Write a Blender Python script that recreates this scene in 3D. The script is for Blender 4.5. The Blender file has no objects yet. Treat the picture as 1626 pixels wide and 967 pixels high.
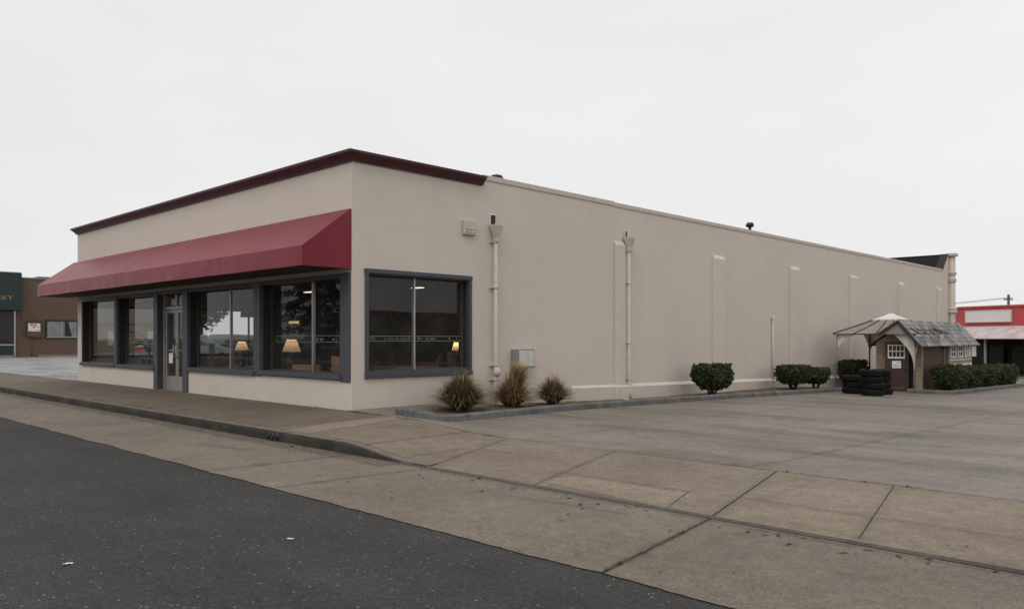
import bpy, bmesh, math, random
from mathutils import Vector, Matrix, noise as mnoise
random.seed(7)
sc = bpy.context.scene
col = sc.collection
PI = math.pi

# ------------------------------------------------------------------ mesh helpers
class MB:
    def __init__(s): s.v = []; s.f = []; s.sm = []
    def add(s, vs, fs, smooth=False):
        n = len(s.v); s.v += [tuple(p) for p in vs]
        for f in fs: s.f.append(tuple(i+n for i in f)); s.sm.append(smooth)
        return s
    def quad(s, a, b, c, d): return s.add([a, b, c, d], [(0, 1, 2, 3)])
    def box(s, x0, x1, y0, y1, z0, z1):
        v = [(x0,y0,z0),(x1,y0,z0),(x1,y1,z0),(x0,y1,z0),(x0,y0,z1),(x1,y0,z1),(x1,y1,z1),(x0,y1,z1)]
        return s.add(v, [(3,2,1,0),(4,5,6,7),(0,1,5,4),(1,2,6,5),(2,3,7,6),(3,0,4,7)])
    def obox(s, c, ux, uy, uz, hx, hy, hz):
        c = Vector(c); ux = Vector(ux); uy = Vector(uy); uz = Vector(uz); v = []
        for k in (-1, 1):
            for a, b in ((-1,-1),(1,-1),(1,1),(-1,1)): v.append(c+ux*hx*a+uy*hy*b+uz*hz*k)
        return s.add(v, [(3,2,1,0),(4,5,6,7),(0,1,5,4),(1,2,6,5),(2,3,7,6),(3,0,4,7)])
    def tube(s, pts, r, n=10, cap=True, smooth=True):
        pts = [Vector(p) for p in pts]; rs = r if isinstance(r, (list, tuple)) else [r]*len(pts)
        vs = []; N = len(pts)
        for i, p in enumerate(pts):
            d = (pts[min(i+1, N-1)]-pts[max(i-1, 0)]).normalized()
            a = Vector((0,0,1)) if abs(d.z) < .9 else Vector((1,0,0))
            u = d.cross(a).normalized(); w = d.cross(u)
            for k in range(n):
                t = 2*PI*k/n; vs.append(p+(u*math.cos(t)+w*math.sin(t))*rs[i])
        fs = [(i*n+k, i*n+(k+1)%n, (i+1)*n+(k+1)%n, (i+1)*n+k) for i in range(N-1) for k in range(n)]
        s.add(vs, fs, smooth)
        if cap:
            m = len(s.v)-len(vs)
            s.f.append(tuple(range(m+n-1, m-1, -1))); s.sm.append(False)
            s.f.append(tuple(range(m+(N-1)*n, m+N*n))); s.sm.append(False)
        return s
    def lathe(s, prof, c=(0,0,0), n=24, smooth=True, M=None):
        c = Vector(c); vs = []
        for r, z in prof:
            for k in range(n):
                p = Vector((r*math.cos(2*PI*k/n), r*math.sin(2*PI*k/n), z))
                if M: p = M @ p
                vs.append(p+c)
        fs = [(i*n+k, i*n+(k+1)%n, (i+1)*n+(k+1)%n, (i+1)*n+k) for i in range(len(prof)-1) for k in range(n)]
        return s.add(vs, fs, smooth)
    def grid(s, xs, ys, fn, smooth=True):
        vs = [fn(x, y) for y in ys for x in xs]; n = len(xs)
        fs = [(j*n+i, j*n+i+1, (j+1)*n+i+1, (j+1)*n+i) for j in range(len(ys)-1) for i in range(n-1)]
        return s.add(vs, fs, smooth)
    def prism(s, poly, f0, f1):
        n = len(poly); v = [f0(a, b) for a, b in poly]+[f1(a, b) for a, b in poly]
        return s.add(v, [tuple(range(n-1, -1, -1)), tuple(range(n, 2*n))]+[(i, (i+1)%n, n+(i+1)%n, n+i) for i in range(n)])
    def build(s, name, mat, parent=None, bevel=0, recalc=True):
        org = Vector((0,0,0)); p = parent
        while p is not None:
            org += p.location; p = p.parent
        me = bpy.data.meshes.new(name)
        me.from_pydata([tuple(Vector(q)-org) for q in s.v], [], s.f)
        me.polygons.foreach_set('use_smooth', s.sm)
        if recalc:
            bm = bmesh.new(); bm.from_mesh(me); bmesh.ops.recalc_face_normals(bm, faces=bm.faces); bm.to_mesh(me); bm.free()
        me.materials.append(mat)
        o = bpy.data.objects.new(name, me); col.objects.link(o)
        if parent is not None: o.parent = parent
        if bevel:
            m = o.modifiers.new('bevel', 'BEVEL'); m.width = bevel; m.segments = 2; m.limit_method = 'ANGLE'; m.angle_limit = .6
        return o

def tag(o, label, cat, group=None):
    o['label'] = label; o['category'] = cat
    if group: o['group'] = group
    return o
def thing(name, label, cat, loc, group=None):
    o = bpy.data.objects.new(name, None); o.empty_display_size = .2; col.objects.link(o); o.location = loc
    return tag(o, label, cat, group)
def struct(name, mb, mat):
    o = mb.build(name, mat); o['kind'] = 'structure'; return o
def copy_tree(o, parent=None):
    c = o.copy(); col.objects.link(c)
    if parent is not None: c.parent = parent
    for ch in list(o.children): copy_tree(ch, c)
    return c
def lerp(a, b, t): return a+(b-a)*t
def sst(a, b, x):
    t = max(0, min(1, (x-a)/(b-a))); return t*t*(3-2*t)
def table(T, y):
    if y <= T[0][0]: return T[0][1]
    for (a, b), (c, d) in zip(T, T[1:]):
        if y <= c: return b+(d-b)*(y-a)/(c-a)
    return T[-1][1]
def seq(a, b, n): return [a+(b-a)*i/(n-1) for i in range(n)]

# ------------------------------------------------------------------ material helpers
class NT:
    def __init__(s, name):
        s.m = bpy.data.materials.new(name); s.m.use_nodes = True
        s.t = s.m.node_tree; s.t.nodes.clear()
        s.out = s.n('ShaderNodeOutputMaterial')
    def n(s, typ, **kw):
        nd = s.t.nodes.new(typ)
        for k, v in kw.items(): setattr(nd, k, v)
        return nd
    def l(s, a, b): s.t.links.new(a, b)
    def put(s, v, sock):
        if hasattr(v, 'is_output') or isinstance(v, bpy.types.NodeSocket): s.l(v, sock)
        else: sock.default_value = v
    def math(s, op, a, b=0., c=0.):
        nd = s.n('ShaderNodeMath', operation=op)
        s.put(a, nd.inputs[0]); s.put(b, nd.inputs[1])
        if len(nd.inputs) > 2: s.put(c, nd.inputs[2])
        return nd.outputs[0]
    def pos(s):
        if not hasattr(s, '_p'): s._p = s.n('ShaderNodeNewGeometry').outputs['Position']
        return s._p
    def objpos(s):
        if not hasattr(s, '_o'): s._o = s.n('ShaderNodeTexCoord').outputs['Object']
        return s._o
    def scale(s, vec, sx, sy, sz):
        nd = s.n('ShaderNodeVectorMath', operation='MULTIPLY'); s.l(vec, nd.inputs[0]); nd.inputs[1].default_value = (sx, sy, sz); return nd.outputs[0]
    def noise(s, sc_, detail=3, vec=None, rough=.55, dist=0.):
        nd = s.n('ShaderNodeTexNoise'); nd.inputs['Scale'].default_value = sc_; nd.inputs['Detail'].default_value = detail
        nd.inputs['Roughness'].default_value = rough; nd.inputs['Distortion'].default_value = dist
        s.l(vec if vec is not None else s.pos(), nd.inputs['Vector']); return nd.outputs['Fac']
    def vor(s, sc_, vec=None, out='Distance', feature='F1'):
        nd = s.n('ShaderNodeTexVoronoi'); nd.feature = feature; nd.inputs['Scale'].default_value = sc_
        s.l(vec if vec is not None else s.pos(), nd.inputs['Vector']); return nd.outputs[out]
    def ramp(s, fac, a, b, lo=0., hi=1.):
        nd = s.n('ShaderNodeMapRange'); nd.interpolation_type = 'SMOOTHSTEP'
        s.put(fac, nd.inputs[0])
        for i, v in enumerate((a, b, lo, hi)): nd.inputs[i+1].default_value = v
        return nd.outputs[0]
    def mix(s, fac, a, b, blend='MIX'):
        nd = s.n('ShaderNodeMix', data_type='RGBA', blend_type=blend)
        def c(v): return v if not isinstance(v, tuple) else (v+(1,))[:4]
        s.put(fac, nd.inputs[0]); s.put(c(a), nd.inputs[6]); s.put(c(b), nd.inputs[7]); return nd.outputs[2]
    def mul(s, colr, fac):          # scale a colour by a value
        nd = s.n('ShaderNodeVectorMath', operation='SCALE')
        if isinstance(colr, tuple): nd.inputs[0].default_value = colr[:3]
        else: s.l(colr, nd.inputs[0])
        s.put(fac, nd.inputs['Scale']); return nd.outputs[0]
    def bsdf(s, colr, rough=.7, metal=0., bump=None, bstr=.2, bdist=.01, spec=.5, emit=None, estr=0., extra=None):
        b = s.n('ShaderNodeBsdfPrincipled')
        s.put((colr+(1,))[:4] if isinstance(colr, tuple) else colr, b.inputs['Base Color'])
        s.put(rough, b.inputs['Roughness']); s.put(metal, b.inputs['Metallic']); b.inputs['Specular IOR Level'].default_value = spec
        if bump is not None:
            bp = s.n('ShaderNodeBump'); bp.inputs['Strength'].default_value = bstr; bp.inputs['Distance'].default_value = bdist
            s.l(bump, bp.inputs['Height']); s.l(bp.outputs[0], b.inputs['Normal'])
        if emit: b.inputs['Emission Color'].default_value = emit+(1,); b.inputs['Emission Strength'].default_value = estr
        s.l(b.outputs[0], s.out.inputs[0]); s.b = b
        return s.m

def line_group():
    g = bpy.data.node_groups.new('joint_line', 'ShaderNodeTree')
    I = g.interface
    for nm, ty in (('P','NodeSocketVector'),('A','NodeSocketVector'),('D','NodeSocketVector'),('L','NodeSocketFloat'),('W','NodeSocketFloat')):
        I.new_socket(nm, in_out='INPUT', socket_type=ty)
    I.new_socket('Mask', in_out='OUTPUT', socket_type='NodeSocketFloat'); I.new_socket('Halo', in_out='OUTPUT', socket_type='NodeSocketFloat')
    gi = g.nodes.new('NodeGroupInput'); go = g.nodes.new('NodeGroupOutput'); L = g.links.new
    def vm(op, a, b):
        n = g.nodes.new('ShaderNodeVectorMath'); n.operation = op; L(a, n.inputs[0]); L(b, n.inputs[1]); return n
    def mm(op, a, b):
        n = g.nodes.new('ShaderNodeMath'); n.operation = op
        for i, v in enumerate((a, b)):
            if isinstance(v, (int, float)): n.inputs[i].default_value = v
            else: L(v, n.inputs[i])
        return n.outputs[0]
    q = vm('SUBTRACT', gi.outputs['P'], gi.outputs['A']).outputs[0]
    t = vm('DOT_PRODUCT', q, gi.outputs['D']).outputs['Value']
    cr = vm('CROSS_PRODUCT', q, gi.outputs['D']).outputs[0]
    sx = g.nodes.new('ShaderNodeSeparateXYZ'); L(cr, sx.inputs[0])
    d = mm('ABSOLUTE', sx.outputs[2], 0)
    mr = g.nodes.new('ShaderNodeMapRange'); mr.interpolation_type = 'SMOOTHSTEP'
    L(d, mr.inputs[0]); L(mm('MULTIPLY', gi.outputs['W'], .35), mr.inputs[1]); L(gi.outputs['W'], mr.inputs[2]); mr.inputs[3].default_value = 1; mr.inputs[4].default_value = 0
    rng = mm('MULTIPLY', mm('GREATER_THAN', t, 0), mm('LESS_THAN', t, gi.outputs['L']))
    L(mm('MULTIPLY', mr.outputs[0], rng), go.inputs[0])
    hr = g.nodes.new('ShaderNodeMapRange'); L(d, hr.inputs[0]); hr.inputs[1].default_value = 0; hr.inputs[2].default_value = .14; hr.inputs[3].default_value = 1; hr.inputs[4].default_value = 0
    L(mm('MULTIPLY', hr.outputs[0], rng), go.inputs[1]); return g
LG = line_group()
def lines(nt, segs, wob=.012, wobs=5., halo=False, wk=1.):
    """max of the joint masks of many segments (x0,y0,x1,y1,width) in world XY."""
    nz = nt.n('ShaderNodeTexNoise'); nz.inputs['Scale'].default_value = wobs; nz.inputs['Detail'].default_value = 3; nt.l(nt.pos(), nz.inputs['Vector'])
    s1 = nt.n('ShaderNodeVectorMath', operation='SUBTRACT'); nt.l(nz.outputs['Color'], s1.inputs[0]); s1.inputs[1].default_value = (.5,.5,.5)
    s2 = nt.n('ShaderNodeVectorMath', operation='SCALE'); nt.l(s1.outputs[0], s2.inputs[0]); s2.inputs['Scale'].default_value = wob
    s3 = nt.n('ShaderNodeVectorMath', operation='ADD'); nt.l(nt.pos(), s3.inputs[0]); nt.l(s2.outputs[0], s3.inputs[1])
    s4 = nt.n('ShaderNodeVectorMath', operation='MULTIPLY'); nt.l(s3.outputs[0], s4.inputs[0]); s4.inputs[1].default_value = (1,1,0)
    out = None; hal = None
    for x0, y0, x1, y1, w in segs:
        g = nt.n('ShaderNodeGroup'); g.node_tree = LG
        d = Vector((x1-x0, y1-y0, 0)); L = d.length; d.normalize()
        nt.l(s4.outputs[0], g.inputs['P']); g.inputs['A'].default_value = (x0,y0,0); g.inputs['D'].default_value = d
        g.inputs['L'].default_value = L; g.inputs['W'].default_value = w*wk
        out = g.outputs[0] if out is None else nt.math('MAXIMUM', out, g.outputs[0])
        if halo: hal = g.outputs[1] if hal is None else nt.math('MAXIMUM', hal, g.outputs[1])
    return (out, hal) if halo else out

def concrete(name, ca, cb, segs=(), tints=(), mott=.7, fine=70., stain=.5, rough=.85, jcol=(.03,.028,.022), streak=None, weeds=(), dust=None):
    t = NT(name)
    big = t.noise(mott, 4, rough=.6); mid = t.noise(6, 4, rough=.65); fin = t.noise(fine, 2)
    c = t.mix(t.ramp(big, .3, .7), ca, cb)
    for x0, y0, x1, y1, w, k in tints:      # rectangular slabs of a slightly different pour
        m = lines(t, [(x0, y0, x1, y1, w)], .02)
        m = t.ramp(m, 0., .12)
        c = t.mix(m, c, t.mul(c, k) if isinstance(k, float) else k)
    c = t.mul(c, t.ramp(mid, .25, .75, .86, 1.12))
    c = t.mul(c, t.ramp(fin, .3, .7, .80, 1.22)); gr = t.noise(26, 4, None, .75); c = t.mul(c, t.ramp(gr, .3, .7, .84, 1.17))
    agg = t.vor(95.); c = t.mul(c, t.ramp(agg, .05, .35, .88, 1.04))
    if streak:
        sv = t.scale(t.pos(), *streak); s1 = t.noise(1., 5, sv, .62, .6)
        c = t.mul(c, t.ramp(s1, .42, .66, 1.06, .72))
        s2 = t.noise(.55, 3, sv, .5); c = t.mul(c, t.ramp(s2, .35, .7, 1.06, .86))
    if stain:
        st = t.noise(1.5, 5, None, .7, .5); c = t.mul(c, t.ramp(st, .56, .74, 1., 1-.42*stain))
        sp = t.vor(.55); c = t.mul(c, t.ramp(sp, .05, .13, 1-.35*stain, 1.))
        pt = t.vor(7.); c = t.mul(c, t.ramp(pt, .035, .06, .55, 1.))
        lt = t.vor(9.); c = t.mix(t.ramp(lt, .035, .055, .6, 0.), c, (.42,.39,.35))
    h = fin
    if segs:
        j, halo = lines(t, segs, halo=True, wk=.66); c = t.mix(t.math('MULTIPLY', j, .93), c, jcol)
        c = t.mul(c, t.ramp(t.math('MULTIPLY', halo, t.noise(4, 3)), .1, .6, 1., .82))
        h = t.math('SUBTRACT', fin, t.math('MULTIPLY', j, 3.))
    if weeds:
        g = lines(t, weeds, .05, 9.); g = t.math('MULTIPLY', g, t.ramp(t.noise(9, 3), .42, .56)); c = t.mix(t.math('MULTIPLY', g, .8), c, (.050,.048,.020))
    return t.bsdf(c, rough, bump=h, bstr=.25, bdist=.006, spec=.3)

def plain(name, c, rough=.6, metal=0., var=.12, sc_=6., bump=0., spec=.5, bsc=40.):
    t = NT(name); n = t.noise(sc_, 4, t.pos(), .6)
    cc = t.mul(c, t.ramp(n, .25, .75, 1-var, 1+var))
    n2 = t.noise(sc_*9, 2); cc = t.mul(cc, t.ramp(n2, .2, .8, 1-var*.5, 1+var*.5))
    return t.bsdf(cc, rough, metal, bump=t.noise(bsc, 3) if bump else None, bstr=bump, spec=spec)

# --- painted stucco
def stucco(name, c, base_z=None, c2=None, grime=.18):
    t = NT(name)
    n1 = t.noise(.45, 4, None, .6); n2 = t.noise(2.3, 5, None, .65); n3 = t.noise(38, 4, None, .7)
    cc = t.mix(t.ramp(n1, .35, .65), c, c2 or tuple(x*.93 for x in c))
    cc = t.mul(cc, t.ramp(n2, .3, .7, .98, 1.018)); cc = t.mul(cc, t.ramp(n3, .25, .75, .965, 1.035))
    sv = t.scale(t.pos(), 1.7, 1.7, .16); dr = t.noise(1.8, 5, sv, .7)       # water runs
    cc = t.mul(cc, t.ramp(dr, .5, .8, 1., 1-grime*.15))
    pz = t.n('ShaderNodeSeparateXYZ'); t.l(t.pos(), pz.inputs[0])
    low = t.math('ADD', pz.outputs[2], t.math('MULTIPLY', t.math('ADD', t.noise(3, 4), -.5), .9))
    cc = t.mix(t.ramp(low, -.45, .35, grime*1.6, 0.), cc, tuple(x*.55 for x in c))
    pv = t.scale(t.pos(), .8, .8, .8)
    pt = t.noise(.35, 2, pv); cc = t.mul(cc, t.ramp(pt, .55, .56, 1., .985))   # paint-over patches
    hb = t.math('ADD', t.math('MULTIPLY', n3, 1.), t.math('MULTIPLY', n2, 2.2))
    return t.bsdf(cc, .82, bump=hb, bstr=.32, bdist=.006, spec=.25)

M = {}
CREAM = (.632,.565,.497)
M['wall'] = stucco('cream_stucco', CREAM, c2=(.608,.542,.477))
M['trim_cream'] = plain('cream_paint', (.535,.478,.422), .7, var=.06, bump=.05)
M['ledge'] = plain('cream_ledge', (.60,.54,.48), .7, var=.08)
M['slate'] = plain('slate_paint', (.056,.060,.077), .5, var=.12, sc_=4, bump=.04)
M['jamb_shade'] = plain('shade_painted_jamb', (.020,.020,.023), .6)  # near-black colour stands in for the shade inside the window jambs
M['alu'] = plain('aluminium', (.42,.42,.42), .38, .75, var=.05)
M['door_frame'] = plain('satin_aluminium', (.36,.34,.32), .42, .45, var=.06)
M['maroon'] = plain('maroon_paint', (.068,.013,.019), .42, var=.25, sc_=3)
M['tar'] = plain('tar_roofing', (.019,.0175,.017), .8, var=.2)
M['roof'] = plain('grey_roofing', (.14,.14,.14), .9)
M['dark'] = plain('dark_interior', (.035,.03,.027), .8, var=.3)
M['soffit'] = plain('brown_soffit', (.075,.06,.05), .8)
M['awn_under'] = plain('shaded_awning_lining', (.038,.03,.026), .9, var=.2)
M['int_wall'] = plain('interior_wall', (.30,.265,.23), .8, var=.15)
M['int_floor'] = plain('interior_carpet', (.13,.105,.085), .95, var=.2)
M['black'] = plain('black_paint', (.012,.012,.012), .5)
M['wood'] = plain('dark_wood', (.15,.075,.04), .35, var=.3)
M['rattan'] = plain('tan_rattan', (.46,.28,.15), .6, var=.25)
M['box'] = plain('cardboard', (.40,.25,.12), .8)
M['white'] = plain('white_paint', (.72,.70,.67), .55, var=.06)
M['paper'] = plain('white_paper', (.78,.77,.74), .8, var=.03)
M['redink'] = plain('red_ink', (.45,.05,.05), .7)
M['grey_box'] = plain('grey_steel_box', (.24,.25,.26), .45, var=.06)
M['pale_box'] = plain('pale_meter_cover', (.56,.56,.51), .8, var=.1)
M['rubber'] = plain('tyre_rubber', (.009,.009,.0095), .8, var=.3, bump=.1, spec=.18)
M['brown'] = stucco('brown_stucco', (.140,.094,.066), grime=.12)
M['green'] = plain('dark_green_panel', (.009,.024,.025), .45, var=.12)
M['gold'] = plain('gold_letters', (.42,.25,.06), .4)
M['red'] = plain('red_wall_paint', (.46,.07,.065), .65, var=.1, sc_=2)
M['awn_pink'] = None
M['concrete_trim'] = plain('kerb_concrete', (.22,.2,.18), .85, var=.15)
M['timber'] = plain('pole_timber', (.12,.08,.06), .9)
M['soil'] = None
M['stem'] = plain('woody_stem', (.055,.04,.028), .9)
M['blue'] = plain('blue_panel', (.10,.30,.62), .4)
M['decal'] = plain('window_lettering', (.20,.24,.215), .6, var=.05)
M['far_wall'] = plain('far_tan_wall', (.26,.19,.13), .9)
M['far_white'] = plain('far_white_wall', (.55,.54,.5), .9)
M['car'] = plain('dark_car_paint', (.02,.022,.028), .25)
M['brass'] = plain('brass', (.35,.2,.07), .35, .8)
M['ceramic'] = plain('dark_ceramic', (.03,.025,.025), .2)

t = NT('asphalt')
n1 = t.noise(.35, 4); n2 = t.noise(3, 4, None, .6); f = t.noise(60, 3, None, .75); v = t.vor(48.); v2 = t.vor(17.)
c = t.mix(t.ramp(n1, .3, .7), (.038,.037,.0355), (.05,.0485,.0465))
c = t.mul(c, t.ramp(n2, .3, .7, .9, 1.1)); c = t.mul(c, t.ramp(f, .3, .7, .6, 1.45)); g2 = t.noise(24, 3, None, .7); c = t.mul(c, t.ramp(g2, .3, .7, .8, 1.22)); c = t.mul(c, t.ramp(v, .05, .5, 1.3, .82))
rn = t.vor(17., None, 'Color'); sp = t.n('ShaderNodeSeparateXYZ'); t.l(rn, sp.inputs[0])
c = t.mix(t.math('MULTIPLY', t.ramp(v2, .10, .16, 1., 0.), t.ramp(sp.outputs[0], .55, .75)), c, (.24,.23,.21))
v3 = t.vor(8.); c = t.mix(t.ramp(v3, .05, .075, .7, 0.), c, (.34,.33,.30))
tr = t.noise(.9, 3, t.scale(t.pos(), .25, 1.6, 1)); c = t.mul(c, t.ramp(tr, .4, .65, 1.06, .9))
M['asphalt'] = t.bsdf(c, .85, bump=t.math('ADD', f, t.math('MULTIPLY', v, .8)), bstr=.55, bdist=.012, spec=.3)

t = NT('soil'); n1 = t.noise(5, 5, None, .7); n2 = t.vor(26.)
c = t.mix(t.ramp(n1, .3, .7), (.115,.085,.06), (.22,.165,.12)); c = t.mul(c, t.ramp(n2, .05, .5, 1.4, .7))
M['soil'] = t.bsdf(c, .95, bump=n1, bstr=.8, bdist=.03, spec=.1)

t = NT('awning_vinyl')
n1 = t.noise(.8, 4); n2 = t.noise(30, 3); sv = t.scale(t.pos(), 3.5, .6, .6); n3 = t.noise(1.6, 4, sv, .6)
c = t.mix(t.ramp(n1, .3, .7), (.18,.010,.023), (.21,.014,.029)); c = t.mul(c, t.ramp(n3, .3, .7, .94, 1.05))
sx_ = t.n('ShaderNodeSeparateXYZ'); t.l(t.pos(), sx_.inputs[0]); fx_ = t.math('FRACT', t.math('MULTIPLY', t.math('ADD', sx_.outputs[0], 30.02), 1/1.234))
dd_ = t.math('ABSOLUTE', t.math('SUBTRACT', fx_, .5)); c = t.mul(c, t.ramp(dd_, .004, .014, .72, 1.)); st_ = t.noise(1.3, 5, t.scale(t.pos(), 1.5, .5, .5), .7); c = t.mul(c, t.ramp(st_, .5, .75, 1., .84)); c = t.mix(t.ramp(t.noise(.6, 3), .5, .7, 0., .10), c, (.33,.16,.17))
M['awning'] = t.bsdf(c, .42, bump=t.math('ADD', t.math('MULTIPLY', n2, .3), n3), bstr=.12, bdist=.02, spec=.32)
t.b.inputs['Sheen Weight'].default_value = .04; t.b.inputs['Sheen Roughness'].default_value = .5

def glass(name, ior, tint):
    t = NT(name)
    f0 = ((ior-1)/(ior+1))**2
    ge = t.n('ShaderNodeNewGeometry'); dt = t.n('ShaderNodeVectorMath', operation='DOT_PRODUCT'); t.l(ge.outputs['Normal'], dt.inputs[0]); t.l(ge.outputs['Incoming'], dt.inputs[1])
    fr = t.math('MULTIPLY_ADD', t.math('POWER', t.math('SUBTRACT', 1., t.math('ABSOLUTE', dt.outputs['Value'])), 5.), 1-f0, f0)
    wv = t.noise(1.1, 2); bp = t.n('ShaderNodeBump'); bp.inputs['Strength'].default_value = .018; bp.inputs['Distance'].default_value = .05; t.l(wv, bp.inputs['Height'])
    tr = t.n('ShaderNodeBsdfTransparent'); tr.inputs[0].default_value = tint+(1,)
    gl = t.n('ShaderNodeBsdfGlossy'); gl.inputs['Roughness'].default_value = .004; t.l(bp.outputs[0], gl.inputs['Normal'])
    mx = t.n('ShaderNodeMixShader'); t.l(fr, mx.inputs[0]); t.l(tr.outputs[0], mx.inputs[1]); t.l(gl.outputs[0], mx.inputs[2])
    dd = t.n('ShaderNodeBsdfDiffuse'); dd.inputs[0].default_value = (.5,.48,.45,1); m2 = t.n('ShaderNodeMixShader'); t.l(t.ramp(t.noise(2.2, 4), .3, .75, .018, .05), m2.inputs[0]); t.l(mx.outputs[0], m2.inputs[1]); t.l(dd.outputs[0], m2.inputs[2]); t.l(m2.outputs[0], t.out.inputs[0])
    return t.m
M['glass'] = glass('shop_glass', 1.5, (.76,.77,.76))
M['glass_side'] = glass('side_shop_glass', 1.52, (.80,.81,.80))

t = NT('lamp_shade'); tl = t.n('ShaderNodeBsdfTranslucent'); tl.inputs[0].default_value = (.70,.62,.52,1)
df = t.n('ShaderNodeBsdfDiffuse'); df.inputs[0].default_value = (.66,.60,.52,1)
em = t.n('ShaderNodeEmission'); em.inputs[0].default_value = (1,.74,.52,1); em.inputs[1].default_value = .10
mx = t.n('ShaderNodeMixShader'); mx.inputs[0].default_value = .5; t.l(df.outputs[0], mx.inputs[1]); t.l(tl.outputs[0], mx.inputs[2])
ad = t.n('ShaderNodeAddShader'); t.l(mx.outputs[0], ad.inputs[0]); t.l(em.outputs[0], ad.inputs[1]); t.l(ad.outputs[0], t.out.inputs[0])
M['shade'] = t.m
def emis(name, c, s):
    t = NT(name); e = t.n('ShaderNodeEmission'); e.inputs[0].default_value = c+(1,); e.inputs[1].default_value = s; t.l(e.outputs[0], t.out.inputs[0]); return t.m
M['bulb'] = emis('lamp_bulb', (1,.62,.28), 6)
M['strip'] = emis('lit_strip', (1,.7,.35), .6)

def leafmat(name, a, b, c3):
    t = NT(name); ps = t.pos(); n = t.noise(5, 3, ps); n2 = t.noise(45, 1, ps)
    c = t.mix(t.ramp(n, .35, .65), a, b); c = t.mix(t.ramp(n2, .5, .72), c, c3)
    d = t.n('ShaderNodeBsdfPrincipled'); t.l(c, d.inputs['Base Color']); d.inputs['Roughness'].default_value = .55; d.inputs['Specular IOR Level'].default_value = .35
    tl = t.n('ShaderNodeBsdfTranslucent'); t.l(c, tl.inputs[0]); mx = t.n('ShaderNodeMixShader'); mx.inputs[0].default_value = .2
    t.l(d.outputs[0], mx.inputs[1]); t.l(tl.outputs[0], mx.inputs[2]); t.l(mx.outputs[0], t.out.inputs[0]); return t.m
M['bush'] = leafmat('bush_leaves', (.014,.022,.007), (.034,.046,.014), (.075,.088,.028))
M['hedge'] = leafmat('hedge_leaves', (.016,.026,.007), (.034,.047,.012), (.075,.09,.022))
M['pine'] = leafmat('conifer_needles', (.010,.016,.009), (.02,.03,.014), (.03,.04,.018))
M['tree'] = leafmat('broadleaf', (.03,.035,.015), (.06,.06,.025), (.09,.085,.04))
M['palm'] = leafmat('palm_leaves', (.03,.07,.025), (.05,.10,.035), (.07,.13,.05))
M['weed'] = leafmat('weed_leaves', (.045,.045,.015), (.08,.075,.025), (.12,.10,.04))
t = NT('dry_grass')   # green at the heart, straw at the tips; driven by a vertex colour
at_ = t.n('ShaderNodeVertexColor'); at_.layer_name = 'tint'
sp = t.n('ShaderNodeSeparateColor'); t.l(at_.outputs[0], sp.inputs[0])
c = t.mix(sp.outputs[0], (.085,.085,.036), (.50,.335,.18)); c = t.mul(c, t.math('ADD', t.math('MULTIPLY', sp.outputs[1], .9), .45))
M['drygrass'] = t.bsdf(c, .7, spec=.2)

# ------------------------------------------------------------------ ground heights
ZL = [(-60,-.12),(-.1,-.12),(.7,-.145),(4,-.155),(8.6,-.235),(17.3,-.435),(40,-.95),(60,-1.15),(400,-1.15)]
def zl(y): return table(ZL, y)
def zs(x, y):
    s = max(0, min(1, -y/2.45))
    flat = -.004-.016*s; apr = lerp(-.12, -.135, s)
    return lerp(flat, apr, sst(lerp(1.6, 3.3, s), lerp(3.6, 4.75, s), x))
def lotz(x, y):
    b = zl(y); w = 1-sst(-.1, .9, y); b = lerp(b, zs(x, -.1), w)
    p = (1-sst(.1, 1.3, x))*(1-sst(2.6, 4.2, y)); return lerp(b, .012, p)

xs = seq(-160, -16, 30)+seq(-15, 2, 24)+seq(2.3, 6, 16)+seq(6.5, 40, 30)+[60, 100, 180]
b = MB().grid([-400,-160,-60,-20,-5,5,20,60,160,400], seq(-14.2, -4.15, 6), lambda x, y: (x, y, -.172+.10*(1-abs(y+9.2)/5.05)**1.3*1))
struct('road', b, M['asphalt'])

GJ = [(3.38,-4.3,3.56,-2.5,.018),(4.8,-4.3,5.0,-2.6,.014),(8.83,-4.3,8.57,-2.46,.03),(-2.4,-4.3,-2.3,-2.5,.016),(-8.2,-4.3,-8.1,-2.5,.018),(-14,-4.3,-13.9,-2.5,.018),(14.2,-4.3,14.0,-2.5,.02),
      (4.4,-2.535,40,-2.535,.008),(6.6,-2.95,8.0,-2.80,.007),(1.2,-3.35,2.4,-3.1,.007)]
M['gutter'] = concrete('gutter_concrete', (.150,.124,.099), (.186,.156,.126), GJ, [(8.9,-3.4,40,-3.4,.95,.93),(3.6,-3.4,4.8,-3.4,.9,1.05),(-60,-2.62,4.6,-2.62,.16,.72)], weeds=[(8.83,-4.3,8.57,-2.46,.04),(3.38,-4.2,3.56,-2.6,.02)])
b = MB().grid(xs, [-4.1,-3.7,-3.2,-2.8,-2.44], lambda x, y: (x, y, lerp(-.164, -.15, (y+4.2)/1.76)))
fx = seq(-30, 16, 600); b.grid(fx, (-4.22, -4.1), lambda x, y: (x, y+(.035*mnoise.noise(Vector((x*1.3,0,0)))+.02*mnoise.noise(Vector((x*7,0,2))) if y < -4.2 else 0), lerp(-.164, -.15, (-4.1+4.2)/1.76)-(.001 if y < -4.2 else 0)))
struct('gutter', b, M['gutter'])
M['lip'] = plain('worn_gutter_lip', (.078,.067,.056), .9, var=.3, sc_=3)
b = MB().grid(seq(4.55, 40, 60), (-2.485, -2.445), lambda x, y: (x, y+.009*mnoise.noise(Vector((x*2, 0, 1))), lerp(-.1455, -.131, (y+2.485)/.04))); struct('gutter_lip', b, M['lip'])

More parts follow.
